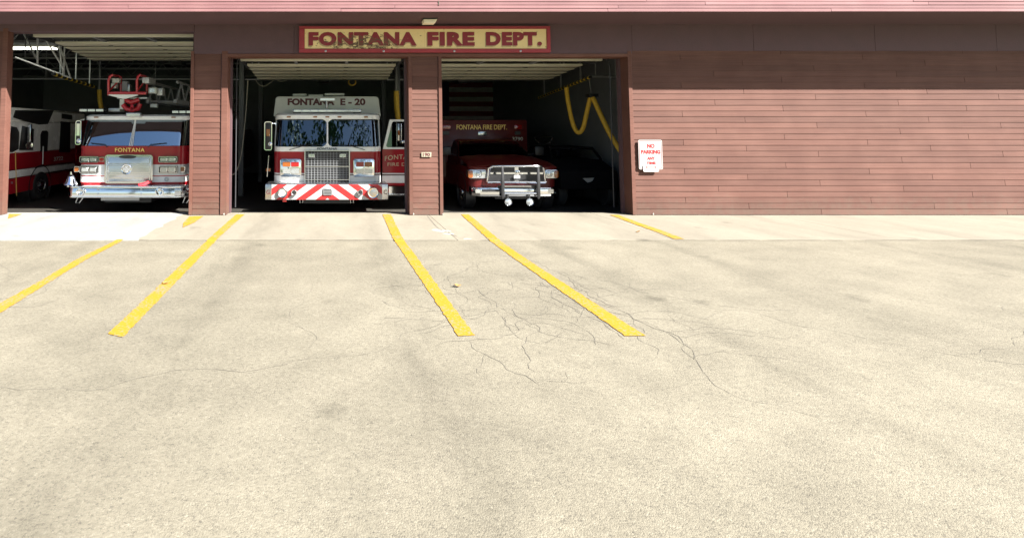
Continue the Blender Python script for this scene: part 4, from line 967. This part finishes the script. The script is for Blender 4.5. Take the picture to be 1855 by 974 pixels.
a = MB(); a.pbox(212, 176.5, 266, 179, YK+.1, .3); a.build('platform_floor', M['silver'], bk)
a = MB(); a.pbox(217, 180, 224, 198, YK, .1); a.build('monitor_bracket', M['offwhite'], bk)
c = P3(239, 190); a = MB(); a.tube([P3(223, 190), P3(229, 197), P3(239, 200), P3(250, 197), P3(254, 188)], .055, 10); a.tube([P3(226, 181, YK+.1), P3(239, 186, YK+.05), P3(252, 181, YK+.1)], .06, 10); a.tube([P3(239, 198), P3(239, 192, YK-.2)], [.05, .035], 10); a.build('water_monitor', M['redrail'], bk, smooth=True)
a = MB(); a.pbox(196, 196, 217, 202.5, YC+.6, .3); a.build('roof_box', M['silver'], T, bevel=.01)

# ================================================================== ENGINE at the far left (seen from its side)
XS = -7.6; Q = empty('fire_engine', (XS-1.2, 2.9, -.13), 'dim white over red engine numbered 3722 behind the left jamb', 'fire engine', 'fire engines')
def YZ(u, v):
    "measurement on the upright plane X = XS"
    x, y = (u-PU)/F, -(v-PV)/F; t = XS/x; return (CP-y*SP)*t-DIST, EYE+(y*CP+SP)*t
zr_, zbelt, zs1, zs0, zlow = YZ(60, 197)[1], YZ(60, 275)[1], YZ(40, 307)[1], YZ(40, 320)[1], .16
yF, yR = 1.35, YZ(136, 300)[0]
def sidebox(y0, y1, z0, z1, m, name, d=2.3, out=0, bevel=.02): a = MB(); a.box(XS-d, XS+out, y0, y1, z0, z1); return a.build(name, M[m], Q, bevel=bevel, seg=1)
sidebox(yF, yR, zlow, zs0-.02, 'red', 'lower_body'); sidebox(yF, yR, zs0, zs1, 'white', 'stripe', 2.3, .004); sidebox(yF, yR, zs1+.02, zbelt, 'red', 'door_panel')
sidebox(yF, yR, zs0-.02, zs0, 'maroon', 'stripe', 2.29, -.002); sidebox(yF, yR, zs1, zs1+.02, 'maroon', 'stripe', 2.29, -.002)
def side_poly(px, m, name, out=.006, th=.02, par=None):
    a = MB(); pts = [YZ(u, v) for u, v in px]; a.prism_x(pts, XS+out-th, XS+out); return a.build(name, M[m], par or Q)
sidebox(yF+.25, yR, zbelt, YZ(60, 221)[1], 'white', 'cab_upper', 2.3); 
sidebox(yF+.6, yR+.6, YZ(60, 223)[1], zr_, 'white', 'raised_roof', 2.25, -.01, .06)
wn = side_poly([(22, 276), (33, 270), (34, 240), (30, 231), (20, 229), (14, 276)], 'sideglass', 'window', .012, .008); wn.data.materials.clear(); wn.data.materials.append(M['blackm'])
for px in ([(34, 272), (59, 272), (61, 234), (40, 228)], [(73, 275), (85, 275), (87, 240), (84, 237), (76, 237), (73, 244)], [(24, 213), (28, 200), (97, 200), (86, 225), (70, 226), (40, 219)], [(107, 276), (126, 276), (127, 222), (110, 220)], [(112, 215), (130, 217), (130, 209), (112, 206)]):
    side_poly(px, 'blackm', 'window', .012, .02)
a = MB(); p = YZ(74, 297); q = YZ(75, 265); a.tube([(XS+.05, p[0], p[1]), (XS+.05, q[0], q[1])], .018, 8); a.build('grab_handle', M['galv'], Q)
p = YZ(50, 225); q = YZ(48, 258); a = MB(); a.box(XS+.04, XS+.14, p[0]-.09, p[0]-.03, q[1], p[1]); mm = a.build('mirror', M['chrome'], Q, bevel=.02)
a = MB(); a.lathe((XS+.12, p[0]-.1, YZ(47, 263)[1]), (.4, -1, 0), [(0, .05), (.03, .09), (.04, .08), (.045, .01)], 18); a.build('spot_mirror', M['chrome'], mm, smooth=True)
a = MB(); a.prism_x([YZ(27, 275), YZ(29, 355), YZ(30.5, 355), YZ(28.5, 275)], XS+.001, XS+.006); a.build('door_seam', M['gold'], Q)
side_poly([(20, 333), (23, 333), (23, 329), (20, 329)], 'galv', 'badge')
yw, zw = YZ(72.5, 346); r = .36
a = MB(); a.lathe((XS-.02, yw, .23), (1, 0, 0), [(-.3, .54), (.024, .54), (.03, .51), (-.2, .47)], 28); a.build('wheel_arch', M['blackm'], Q, smooth=True)
wheel(Q, XS+.03, yw, .24, r, .3, 1); wheel(Q, XS+.0, 8, .24, r, .3, 1); wheel(Q, XS-2.3, yw, .24, r, .3, -1); wheel(Q, XS-2.3, 8, .24, r, .3, -1)
sidebox(yR+.05, 10, .2, zr_-.25, 'red', 'rear_body', 2.35)
y0_, z0_ = YZ(97, 292); y1_, z1_ = YZ(114, 283); me = text_mesh('3722', y1_-y0_, z1_-z0_, M['offwhite'], bold=.01, depth=.003)
o = link('lettering', me, Q, (XS+.006, (y0_+y1_)/2, (z0_+z1_)/2)); o.rotation_euler.z = math.pi/2

# ================================================================== AMBULANCE (right bay)
YA = 1.25; cx = X(931, YA); A = empty('ambulance', (cx, YA, -.13), 'red ambulance with black brush guard and gold letters in right bay', 'ambulance')
za = lambda v, Y=YA: Z(v, Y)
hw = .985
# fenders and hood
a = MB(); o0 = outline(cx, hw, YA+.06, 3.6, .22, bow=.06)
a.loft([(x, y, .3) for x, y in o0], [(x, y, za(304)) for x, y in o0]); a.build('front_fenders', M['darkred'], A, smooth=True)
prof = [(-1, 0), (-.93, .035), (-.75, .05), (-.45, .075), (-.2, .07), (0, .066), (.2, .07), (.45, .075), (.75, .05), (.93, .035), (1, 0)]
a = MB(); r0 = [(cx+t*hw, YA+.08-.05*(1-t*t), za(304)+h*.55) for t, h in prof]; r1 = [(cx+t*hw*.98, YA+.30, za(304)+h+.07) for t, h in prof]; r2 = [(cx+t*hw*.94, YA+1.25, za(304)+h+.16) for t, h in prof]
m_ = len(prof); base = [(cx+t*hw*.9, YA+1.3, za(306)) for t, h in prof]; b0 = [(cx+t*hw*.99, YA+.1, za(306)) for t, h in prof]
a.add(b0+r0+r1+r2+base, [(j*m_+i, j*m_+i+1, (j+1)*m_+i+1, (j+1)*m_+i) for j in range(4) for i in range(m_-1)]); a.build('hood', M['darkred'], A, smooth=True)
zb, zt = za(304)+.18, za(256, YA+1.9)
c0 = outline(cx, .90, YA+1.25, 3.7, .2); c1 = outline(cx, .76, YA+1.85, 3.7, .18); n = len(c0)
sheet('windshield', M['glass'], A, c0, zb, c1, zt, 3, n-3); 
for i0, i1 in ((1, 4), (n-4, n-1)): sheet('windshield_post', M['darkred'], A, c0, zb-.05, c1, zt, i0, i1, .006, .04)
for i0, i1 in ((0, 2), (n-2, n)): sheet('side_window', M['sideglass'], A, c0, zb, c1, zt, i0, i1)
a = MB(); a.loft([(x, y, zt-.005) for x, y in c1], [(x, y, zt+.05) for x, y in outline(cx, .70, YA+2.0, 3.7, .18)]); a.build('cab_roof', M['darkred'], A, smooth=True)
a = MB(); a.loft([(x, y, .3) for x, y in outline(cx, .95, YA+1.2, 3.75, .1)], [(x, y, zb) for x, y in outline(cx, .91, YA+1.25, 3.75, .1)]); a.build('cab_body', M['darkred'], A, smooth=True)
a = MB(); a.box(cx-.6, cx+.6, YA+1.5, YA+1.8, zb-.1, zb+.02); a.build('dashboard', M['seat'], A)
a = MB(); a.box(cx-.953, cx-.945, YA+1.5, 3.6, .62, .64); a.build('side_moulding', M['chrome'], A)
# patient box
YX = 3.75; bx = X(876, YX); x1 = X(955.5, YX, 260); zt2 = Z(217.5, YX)
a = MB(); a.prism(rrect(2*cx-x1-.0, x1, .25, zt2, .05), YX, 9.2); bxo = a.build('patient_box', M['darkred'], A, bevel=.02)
lettering('FONTANA FIRE DEPT.', 827, 226, 918.5, 235, YX-.003, M['gold'], bxo, bold=.012, depth=.003)
lettering('3790', 928, 248.5, 947.5, 255, YX-.003, M['offwhite'], bxo, bold=.006, depth=.003)
a = MB(); a.prism(prrect(866, 238, 882, 246, YX-.03, .03), YX-.03, YX); cl = a.build('clearance_light', M['lamp'], bxo, bevel=.006)
for u0, u1 in ((801, 817), (932, 946)):
    a = MB(); a.prism(prrect(u0, 226, u1, 234.5, YX-.04, .03), YX-.04, YX); q = a.build('warning_light', M['redlens'], bxo, bevel=.01)
    a = MB(); a.prism(prrect(u0+1, 238, u1-3, 244.5, YX-.03, .02), YX-.03, YX); a.build('lamp_bezel', M['blackm'], bxo)
# grille and guard
YG = YA-.02
a = MB(); a.prism([(XZ(u, v, YG)[0], XZ(u, v, YG)[1]) for u, v in ((884, 331), (987, 331), (984, 306), (978, 302.5), (893, 302.5), (888, 306))], YG, YG+.1); gr = a.build('grille', M['blackm'], A)
def ring_px(px, t, Y, d, m, par, name):
    pts = [XZ(u, v, Y) for u, v in px]; a = MB(); a.tube([(x, Y, z) for x, z in pts], t, 8, True); return a.build(name, M[m], par, smooth=True)
ring_px(((883, 331), (988, 331), (985, 306), (979, 302), (893, 302), (888, 306)), .017, YG-.01, .03, 'chrome', gr, 'grille_surround')
a = MB(); a.pbox(888, 312, 984, 316, YG-.012, .02); a.build('grille_bar', M['chrome'], gr, bevel=.004, seg=1)
a = MB(); a.pbox(932, 303, 940, 330, YG-.010, .02); a.build('grille_bar', M['chrome'], gr, bevel=.004, seg=1)
for k in range(8): a = MB(); a.pbox(915+k*7, 328, 920+k*7, 329.3, YG-.03, .01); a.build('grille_slot', M['chrome'], gr)
x, z = XZ(937, 313, YG); a = MB(); a.prism([(x-.055, z+.04), (x-.05, z-.02), (x, z-.06), (x+.05, z-.02), (x+.055, z+.04), (x, z+.06)], YG-.03, YG-.013); em = a.build('shield_badge', M['chrome'], gr, bevel=.006)
for s in (-1, 1): a = MB(); a.lathe((x+s*.024, YG-.03, z+.01), (0, -1, 0), [(0, .016), (.004, .016)], 12); a.build('badge_mark', M['blackm'], em)
a = MB(); a.pbox(931, 317.5, 942.5, 325, YG-.05, .012); a.build('tag', M['sign_white'], gr)
for u0, u1, o_ in ((848, 882, 0), (986, 1012, 1)):
    a = MB(); a.prism(prrect(u0, 307.5, u1, 323.5, YA+.02, .05), YA+.02, YA+.2); hl = a.build('headlight', M['lamp'], A, bevel=.015)
    a = MB(); a.prism(prrect(u0 if not o_ else u1-8, 309, u0+9 if not o_ else u1, 322.5, YA+.012, .03), YA+.012, YA+.1); a.build('turn_lamp', M['amber'], hl, bevel=.01)
    x, z = XZ(u0+20 if not o_ else u0+10, 315.5, YA); lamp_round(hl, (x, YA+.02, z), .07, .03, 'reflector', 'lamp')
YB = 1.02
o_ = lambda zlo, zhi, Y: None
a = MB(); xa, xb = X(857, YB), X(1009, YB); pl = [(xa, YA+.3), (xa, YB+.16), (xa+.14, YB), (xb-.14, YB), (xb, YB+.16), (xb, YA+.3)]
a.loft([(x, y, Z(356, YB)) for x, y in pl], [(x, y, Z(340, YB)) for x, y in pl]); bum = a.build('bumper', M['chrome'], A, bevel=.012)
for u0, u1 in ((861, 871), (993, 1003)): lamp_rect(bum, u0, 342.5, u1, 350.5, YB-.01, 'lamp', 'fog_light')
a = MB(); a.pbox(873, 343, 905, 347.5, YB-.004, .02); a.build('bumper_recess', M['blackm'], bum)
a = MB(); a.pbox(903, 336, 975, 342, YB-.02, .05); a.build('winch_tray', M['blackm'], bum)
a = MB(); a.pbox(913, 337, 962, 338.4, YB-.04, .02); a.build('bright_strip', M['chrome'], bum)
YV = .93
a = MB(); e0 = XZ(910, 300, YV)
gd = None
for u in (910, 975):
    a = MB(); a.prism([XZ(uu, vv, YV) for uu, vv in ((u-2, 303), (u-1.5, 358), (u+1, 362), (u+4.5, 357), (u+4, 325), (u+2, 303))], YV, YV+.03); q = a.build('guard_upright' if gd else 'brush_guard', M['blackm'], gd or A, bevel=.008); gd = gd or q
a = MB(); zt_ = Z(301.5, YV); zl = Z(331, YV); 
a.tube([(X(885, YV), YV+.12, zl), (X(887, YV), YV+.10, zt_-.05), (X(894, YV), YV+.06, zt_), (X(910, YV), YV+.03, zt_+.004), (X(975, YV), YV+.03, zt_+.004), (X(982, YV), YV+.06, zt_), (X(988, YV), YV+.10, zt_-.05), (X(991, YV), YV+.12, zl)], .022, 10); a.build('guard_bar', M['chrome'], gd, smooth=True)
for v, r in ((330, .016), (351, .026)):
    z = Z(v, YV); a = MB(); a.tube([(X(884 if r < .02 else 912, YV), YV+.05, z), (X(991 if r < .02 else 972, YV), YV+.05, z)], r, 10); a.build('guard_bar', M['chrome'], gd, smooth=True)
for u in (921, 960): 
    x, z = XZ(u, 366, YV); q = lamp_round(A, (x, YV, z), .082, .07, 'driving_light', 'lamp'); b_ = MB(); b_.box(x-.015, x+.015, YV+.02, YV+.05, z+.05, z+.16); b_.build('bracket', M['blackm'], q)
a = MB(); a.box(cx-.4, cx+.4, YA+.1, 9, .15, .4); a.build('chassis', M['blackm'], A)
for s in (-1, 1): wheel(A, cx+s*.97, YA+.75, .23, .36, .24, s); wheel(A, cx+s*1.05, 7.4, .23, .36, .24, s)
for s in (-1, 1):
    a = MB(); a.lathe((cx+s*(hw-.10), YA+.75, .26), (s, 0, 0), [(-.1, .45), (.105, .45), (.112, .42), (-.05, .40)], 26); a.build('wheel_arch', M['blackm'], A, smooth=True)
    xx = cx+s*1.16; a = MB(); a.box(xx-.11, xx+.11, YA+1.5, YA+1.58, zb+.02, zb+.24); q = a.build('mirror', M['blackm'], A, bevel=.02); b_ = MB(); b_.tube([(cx+s*.9, YA+1.6, zb+.02), (xx, YA+1.56, zb+.1)], .015, 6); b_.build('arm', M['blackm'], q)

# dark vehicle deeper on the right: only its mirror and windscreen glint read in the photograph
U = empty('utility_vehicle', (6.05, 2.6, -.13), 'dark off-road utility cart beside ambulance with silver plate for windscreen glint', 'utility vehicle')
YU = 1.9; xu = X(1070, YU)
a = MB(); a.prism_x([(YU, .3), (YU+.0, .72), (YU+.7, .95), (YU+2.6, .95), (YU+2.6, .3)], xu-.72, xu+.62); ub = a.build('body', M['cart'], U, bevel=.03)
a = MB(); a.prism([XZ(u, v, YU) for u, v in ((1055, 323), (1064, 331), (1072, 328), (1076, 322))], YU-.02, YU-.005); a.build('glint_plate', M['silver'], ub)  # silver plate added as a painted glint
for s in (-1, 1):
    a = MB(); a.tube([(xu+s*.6, YU+.7, .95), (xu+s*.55, YU+1.0, 1.2), (xu+s*.55, YU+2.2, 1.2), (xu+s*.6, YU+2.5, .95)], .03, 8); a.build('roll_bar', M['cart'], U, smooth=True)
    wheel(U, xu+s*.68, YU+.45, .17, .30, .2, s); wheel(U, xu+s*.68, YU+2.1, .17, .30, .2, s)
a = MB(); a.box(xu-.55, xu+.55, YU+.98, YU+2.25, 1.21, 1.25); a.build('roof', M['cart'], U)
for s in (-1, 1): a = MB(); a.box(xu+s*.28-.22, xu+s*.28+.22, YU+1.7, YU+1.85, .9, 1.15); a.build('seat', M['cart'], U, bevel=.04)

x_, z_ = XZ(985, 249, YU+.9); a = MB(); a.tube([(x_+.22*math.cos(R(t)), YU+.9, z_+.16*math.sin(R(t))) for t in range(180, 361, 15)], .012, 6); a.tube([(x_-.22, YU+.9, z_), (x_+.05, YU+.92, z_+.02), (x_+.22, YU+.9, z_)], .014, 6); a.tube([(x_+.2, YU+.9, z_), (xu-.57, YU+.95, 1.18)], .015, 6); a.build('side_mirror', M['chrome'], U, smooth=True)
# ================================================================== INTERIOR THINGS
# flag on the back wall
YF_ = 12.27; x1, zt = XZ(949, 150, YF_); x0 = X(737, YF_, 180); sh = (Z(150, YF_)-Z(158.6, YF_)); fg = empty('flag', ((x0+x1)/2, YF_, zt-13*sh), 'large striped flag hung on the back wall behind ambulance', 'flag')
for i in range(13):
    xa = x0 if i > 6 else x0+(x1-x0)*.36; a = MB(); n = 14
    T0 = [(xa+(x1-xa)*k/n, YF_-.02-.012*math.sin(k*1.3+i*.1), zt-i*sh) for k in range(n+1)]; T1 = [(x, y, z-sh+.001) for x, y, z in T0]
    a.strip(T0, T1, [(0, .006, 0)]*(n+1)); a.build('stripe', M['flagwhite' if i % 2 else 'flagred'], fg)
a = MB(); a.box(x0, x0+(x1-x0)*.36, YF_-.028, YF_-.02, zt-7*sh, zt); a.build('canton', M['flagblue'], fg)

# yellow exhaust hose and hazard striped rails
YH = 2.2
def hazard_rail(p, q, r, label, n=18):
    e = empty('exhaust_rail', ((p[0]+q[0])/2, (p[1]+q[1])/2, min(p[2], q[2])), label, 'rail', 'black and yellow exhaust rails'); p, q = Vector(p), Vector(q)
    a = MB(); a.tube([p, q], r, 6); a.build('rail', M['blackm'], e)
    for k in range(n):
        c = p.lerp(q, (k+.3)/n); d = p.lerp(q, (k+.58)/n); a = MB(); a.tube([c, d], r+.003, 6); a.build('hazard_band', M['hazyellow'], e)
    for t in (.15, .5, .85):
        c = p.lerp(q, t); a = MB(); a.box(c.x-.015, c.x+.015, c.y-.015, c.y+.015, c.z, 4.36); a.build('hanger', M['galv'], e)
def W3(u, v, Y): x, z = XZ(u, v, Y); return (x, Y, z)
hazard_rail(W3(1070, 140, 1.6), W3(975, 178, 5.6), .035, 'black and yellow striped rail above the yellow hose on right')
hazard_rail(W3(96, 134, 2.2), W3(172, 158, 4.6), .045, 'black and yellow striped rail under ceiling in left bay', 9)
hs = empty('exhaust_hose', W3(1070, 178, YH), 'yellow exhaust hose looping down beside the right jamb', 'hose', 'yellow exhaust hoses')
def smooth_path(pts, n=8):
    P = [Vector(p) for p in pts]; out = []
    for i in range(len(P)-1):
        p0, p1, p2, p3 = P[max(0, i-1)], P[i], P[i+1], P[min(len(P)-1, i+2)]
        for k in range(n):
            t = k/n; out.append(.5*((2*p1)+(p2-p0)*t+(2*p0-5*p1+4*p2-p3)*t*t+(3*p1-p0-3*p2+p3)*t*t*t))
    out.append(P[-1]); return out
def hose(path, r, name, par):
    sp = smooth_path(path, 14); a = MB(); a.tube(sp, [r*(1+.05*math.sin(i*2.2)) for i in range(len(sp))], 10); return a.build(name, M['yellowhose'], par, smooth=True)
hose([W3(1026, 160, YH+.5), W3(1030, 190, YH+.4), W3(1038, 225, YH+.3), W3(1047, 240, YH+.2), W3(1056, 232, YH+.1), W3(1065, 195, YH), W3(1069, 178, YH)], .052, 'hose_loop', hs)
hose([W3(1074, 177, YH-.1), W3(1090, 212, YH-.3), W3(1108, 248, YH-.5), W3(1127, 278, YH-.7)], .055, 'hose_tail', hs)
a = MB(); p = W3(1071, 175, YH); a.box(p[0]-.11, p[0]+.11, YH-.15, YH+.1, p[2]-.02, p[2]+.06); sd = a.build('saddle', M['blackm'], hs, bevel=.015)
a = MB(); a.tube([(p[0], YH, p[2]+.06), W3(1067, 142, YH)], .008, 6); a.build('chain', M['steel'], sd)
a = MB(); p = W3(1127, 278, YH-.7); q = W3(1132, 290, YH-.8); a.tube([p, q], [.06, .05], 10); a.build('nozzle', M['galv'], hs, smooth=True)
for u, v0, v1, Y, lab in ((180, 163, 200, 6.0, 'dim yellow exhaust hose hanging left of the ladder basket'), (718, 165, 225, 3.4, 'dim yellow exhaust hose hanging right of the white topped engine')):
    e = empty('exhaust_hose', W3(u, v1, Y), lab, 'hose', 'yellow exhaust hoses'); hose([W3(u, v0, Y), W3(u+1, (v0+v1)/2, Y), W3(u+4, v1, Y)], .07, 'hose_drop', e)
    a = MB(); p = W3(u, v0, Y); a.tube([p, (p[0], p[1], 4.36)], .03, 8); a.build('drop_pipe', M['steel'], e)
# long pipe under the doors, with loops of air line
for u0, u1, v, Y, lab in ((20, 344, 143, 4.3, 'grey pipe running across left bay behind the basket'), (412, 742, 144, 4.3, 'grey pipe running across middle bay under the raised door'), (802, 975, 143, 4.3, 'grey pipe running across right bay above the flag'), (1070, 1124, 139, 1.7, 'short grey pipe at the top right of right bay')):
    p, q = W3(u0-3, v, Y), W3(u1+3, v+.5, Y); e = empty('ceiling_pipe', p, lab, 'pipe', 'ceiling pipes'); a = MB(); a.tube([p, q], .022, 8); a.build('pipe', M['galv'], e, smooth=True)
    for t in (.2, .8): c = Vector(p).lerp(Vector(q), t); a = MB(); a.tube([c, (c.x, c.y, 4.36)], .008, 6); a.build('hanger_rod', M['steel'], e)
cb = MB(); cb.tube(smooth_path([W3(449, 146, 2.6), W3(447, 180, 2.5), W3(443, 230, 2.4), W3(437, 280, 2.3), W3(428, 310, 2.3), W3(418, 317, 2.3), W3(412, 310, 2.3)]), .011, 6)
tag(cb.build('hanging_cable', M['wire'], smooth=True), 'thin cable hanging in a curve left of the white topped engine', 'cable')
cb = MB(); cb.tube(smooth_path([W3(463, 145, 4.2), W3(470, 154, 4.2), W3(480, 156, 4.2), W3(490, 150, 4.2), W3(498, 145, 4.2), W3(510, 148, 4.2), W3(522, 145, 4.2)]), .012, 6)
tag(cb.build('air_line', M['wire'], smooth=True), 'looped air line sagging from the pipe in middle bay', 'cable')
c = W3(638, 149, 4.1); cb = MB()
for k in range(3): cb.tube([(c[0]+math.cos(t)*.10, c[1]+k*.03, c[2]+math.sin(t)*.09) for t in [2*math.pi*j/18 for j in range(18)]], .016, 6, True)
tag(cb.build('cord_coil', M['yellowhose'], smooth=True), 'small yellow coil of cord hung on the pipe in middle bay', 'cord')
# fluorescent fixtures
def fluor(x0, x1, y, z, label):
    e = empty('fluorescent_light', ((x0+x1)/2, y, z), label, 'light', 'fluorescent ceiling lights'); a = MB(); a.box(x0, x1, y-.12, y+.12, z+.03, z+.08); a.build('housing', M['offwhite'], e, bevel=.006, seg=1)
    for s in (-.10, .10): a = MB(); a.tube([(x0+.03, y+s, z+.012), (x1-.03, y+s, z+.012)], .016, 8); a.build('tube', M['tube'], e, smooth=True)
    for t in (.15, .85): a = MB(); xx = x0+(x1-x0)*t; a.tube([(xx, y, z+.08), (xx, y, 4.36)], .006, 5); a.build('hanger_rod', M['steel'], e)
p = W3(22, 89, 2.2); q = W3(102, 89, 2.2); fluor(p[0]-.3, q[0], 2.2, p[2], 'lit fluorescent light near ceiling at upper left')

# ================================================================== TREES across the lot (mirrored in windscreens and chrome)
def tree_mesh(h, rad, seed):
    rnd = random.Random(seed); t = MB(); t.tube([(0, 0, -.1), (.1, .05, h*.25), (.05, -.1, h*.55), (0, 0, h*.85)], [h*.035, h*.026, h*.016, .03], 8)
    tips = []
    for k in range(9):
        a_ = k*2.4; z0 = h*(.28+.055*k); L_ = rad*rnd.uniform(.6, .95)*(1-.04*k); e_ = Vector((math.cos(a_)*L_, math.sin(a_)*L_, z0+h*.16)); t.tube([(0, 0, z0), (e_.x*.5, e_.y*.5, z0+h*.06), e_], [h*.012, h*.008, .02], 6); tips.append(e_)
    tips += [Vector((0, 0, h*.85)), Vector((rad*.2, 0, h*.75))]
    l = MB()
    for tip in tips:
        for c in range(7):
            cc = tip+Vector((rnd.gauss(0, 1), rnd.gauss(0, 1), rnd.gauss(0, .8)))*rad*.2; rr = rad*rnd.uniform(.10, .24)
            for q in range(34):
                d = Vector((rnd.gauss(0, 1), rnd.gauss(0, 1), rnd.gauss(0, 1))).normalized()*rr*rnd.uniform(.5, 1.1); c_ = cc+d; u_ = Vector((rnd.gauss(0, 1), rnd.gauss(0, 1), rnd.gauss(0, 1))).normalized(); v_ = u_.orthogonal().normalized(); s_ = rnd.uniform(.12, .22)
                l.add([c_-u_*s_, c_-v_*s_*.6, c_+u_*s_, c_+v_*s_*.6], [(0, 1, 2, 3)])
    return t.mesh('trunk', M['bark'], smooth=True), l.mesh('crown', M['leaf'])
TM = [tree_mesh(14, 4.6, 3), tree_mesh(12, 4.2, 8)]
for i, (x, y, k, sc, lab) in enumerate(((-13, -25, 0, 1.2, 'tall broad tree across the lot, leftmost'), (-5.5, -23, 1, 1.22, 'shorter tree across the lot, second from left'), (1.5, -25, 0, 1.3, 'tallest tree across the lot facing the middle bay'), (8, -24, 1, 1.3, 'rounded tree across the lot facing right bay'), (17, -28, 0, 1.15, 'tall tree across the lot, second from right'), (26, -33, 1, 1.1, 'rounded tree across the lot, rightmost'))):
    e = empty('tree', (x, y, -.03), lab, 'tree', 'trees across the lot'); e.scale = (sc, sc, sc); e.rotation_euler.z = i*1.3
    for nm, me in zip(('trunk', 'crown'), TM[k]):
        o = bpy.data.objects.new(nm, me); COL.objects.link(o); o.parent = e
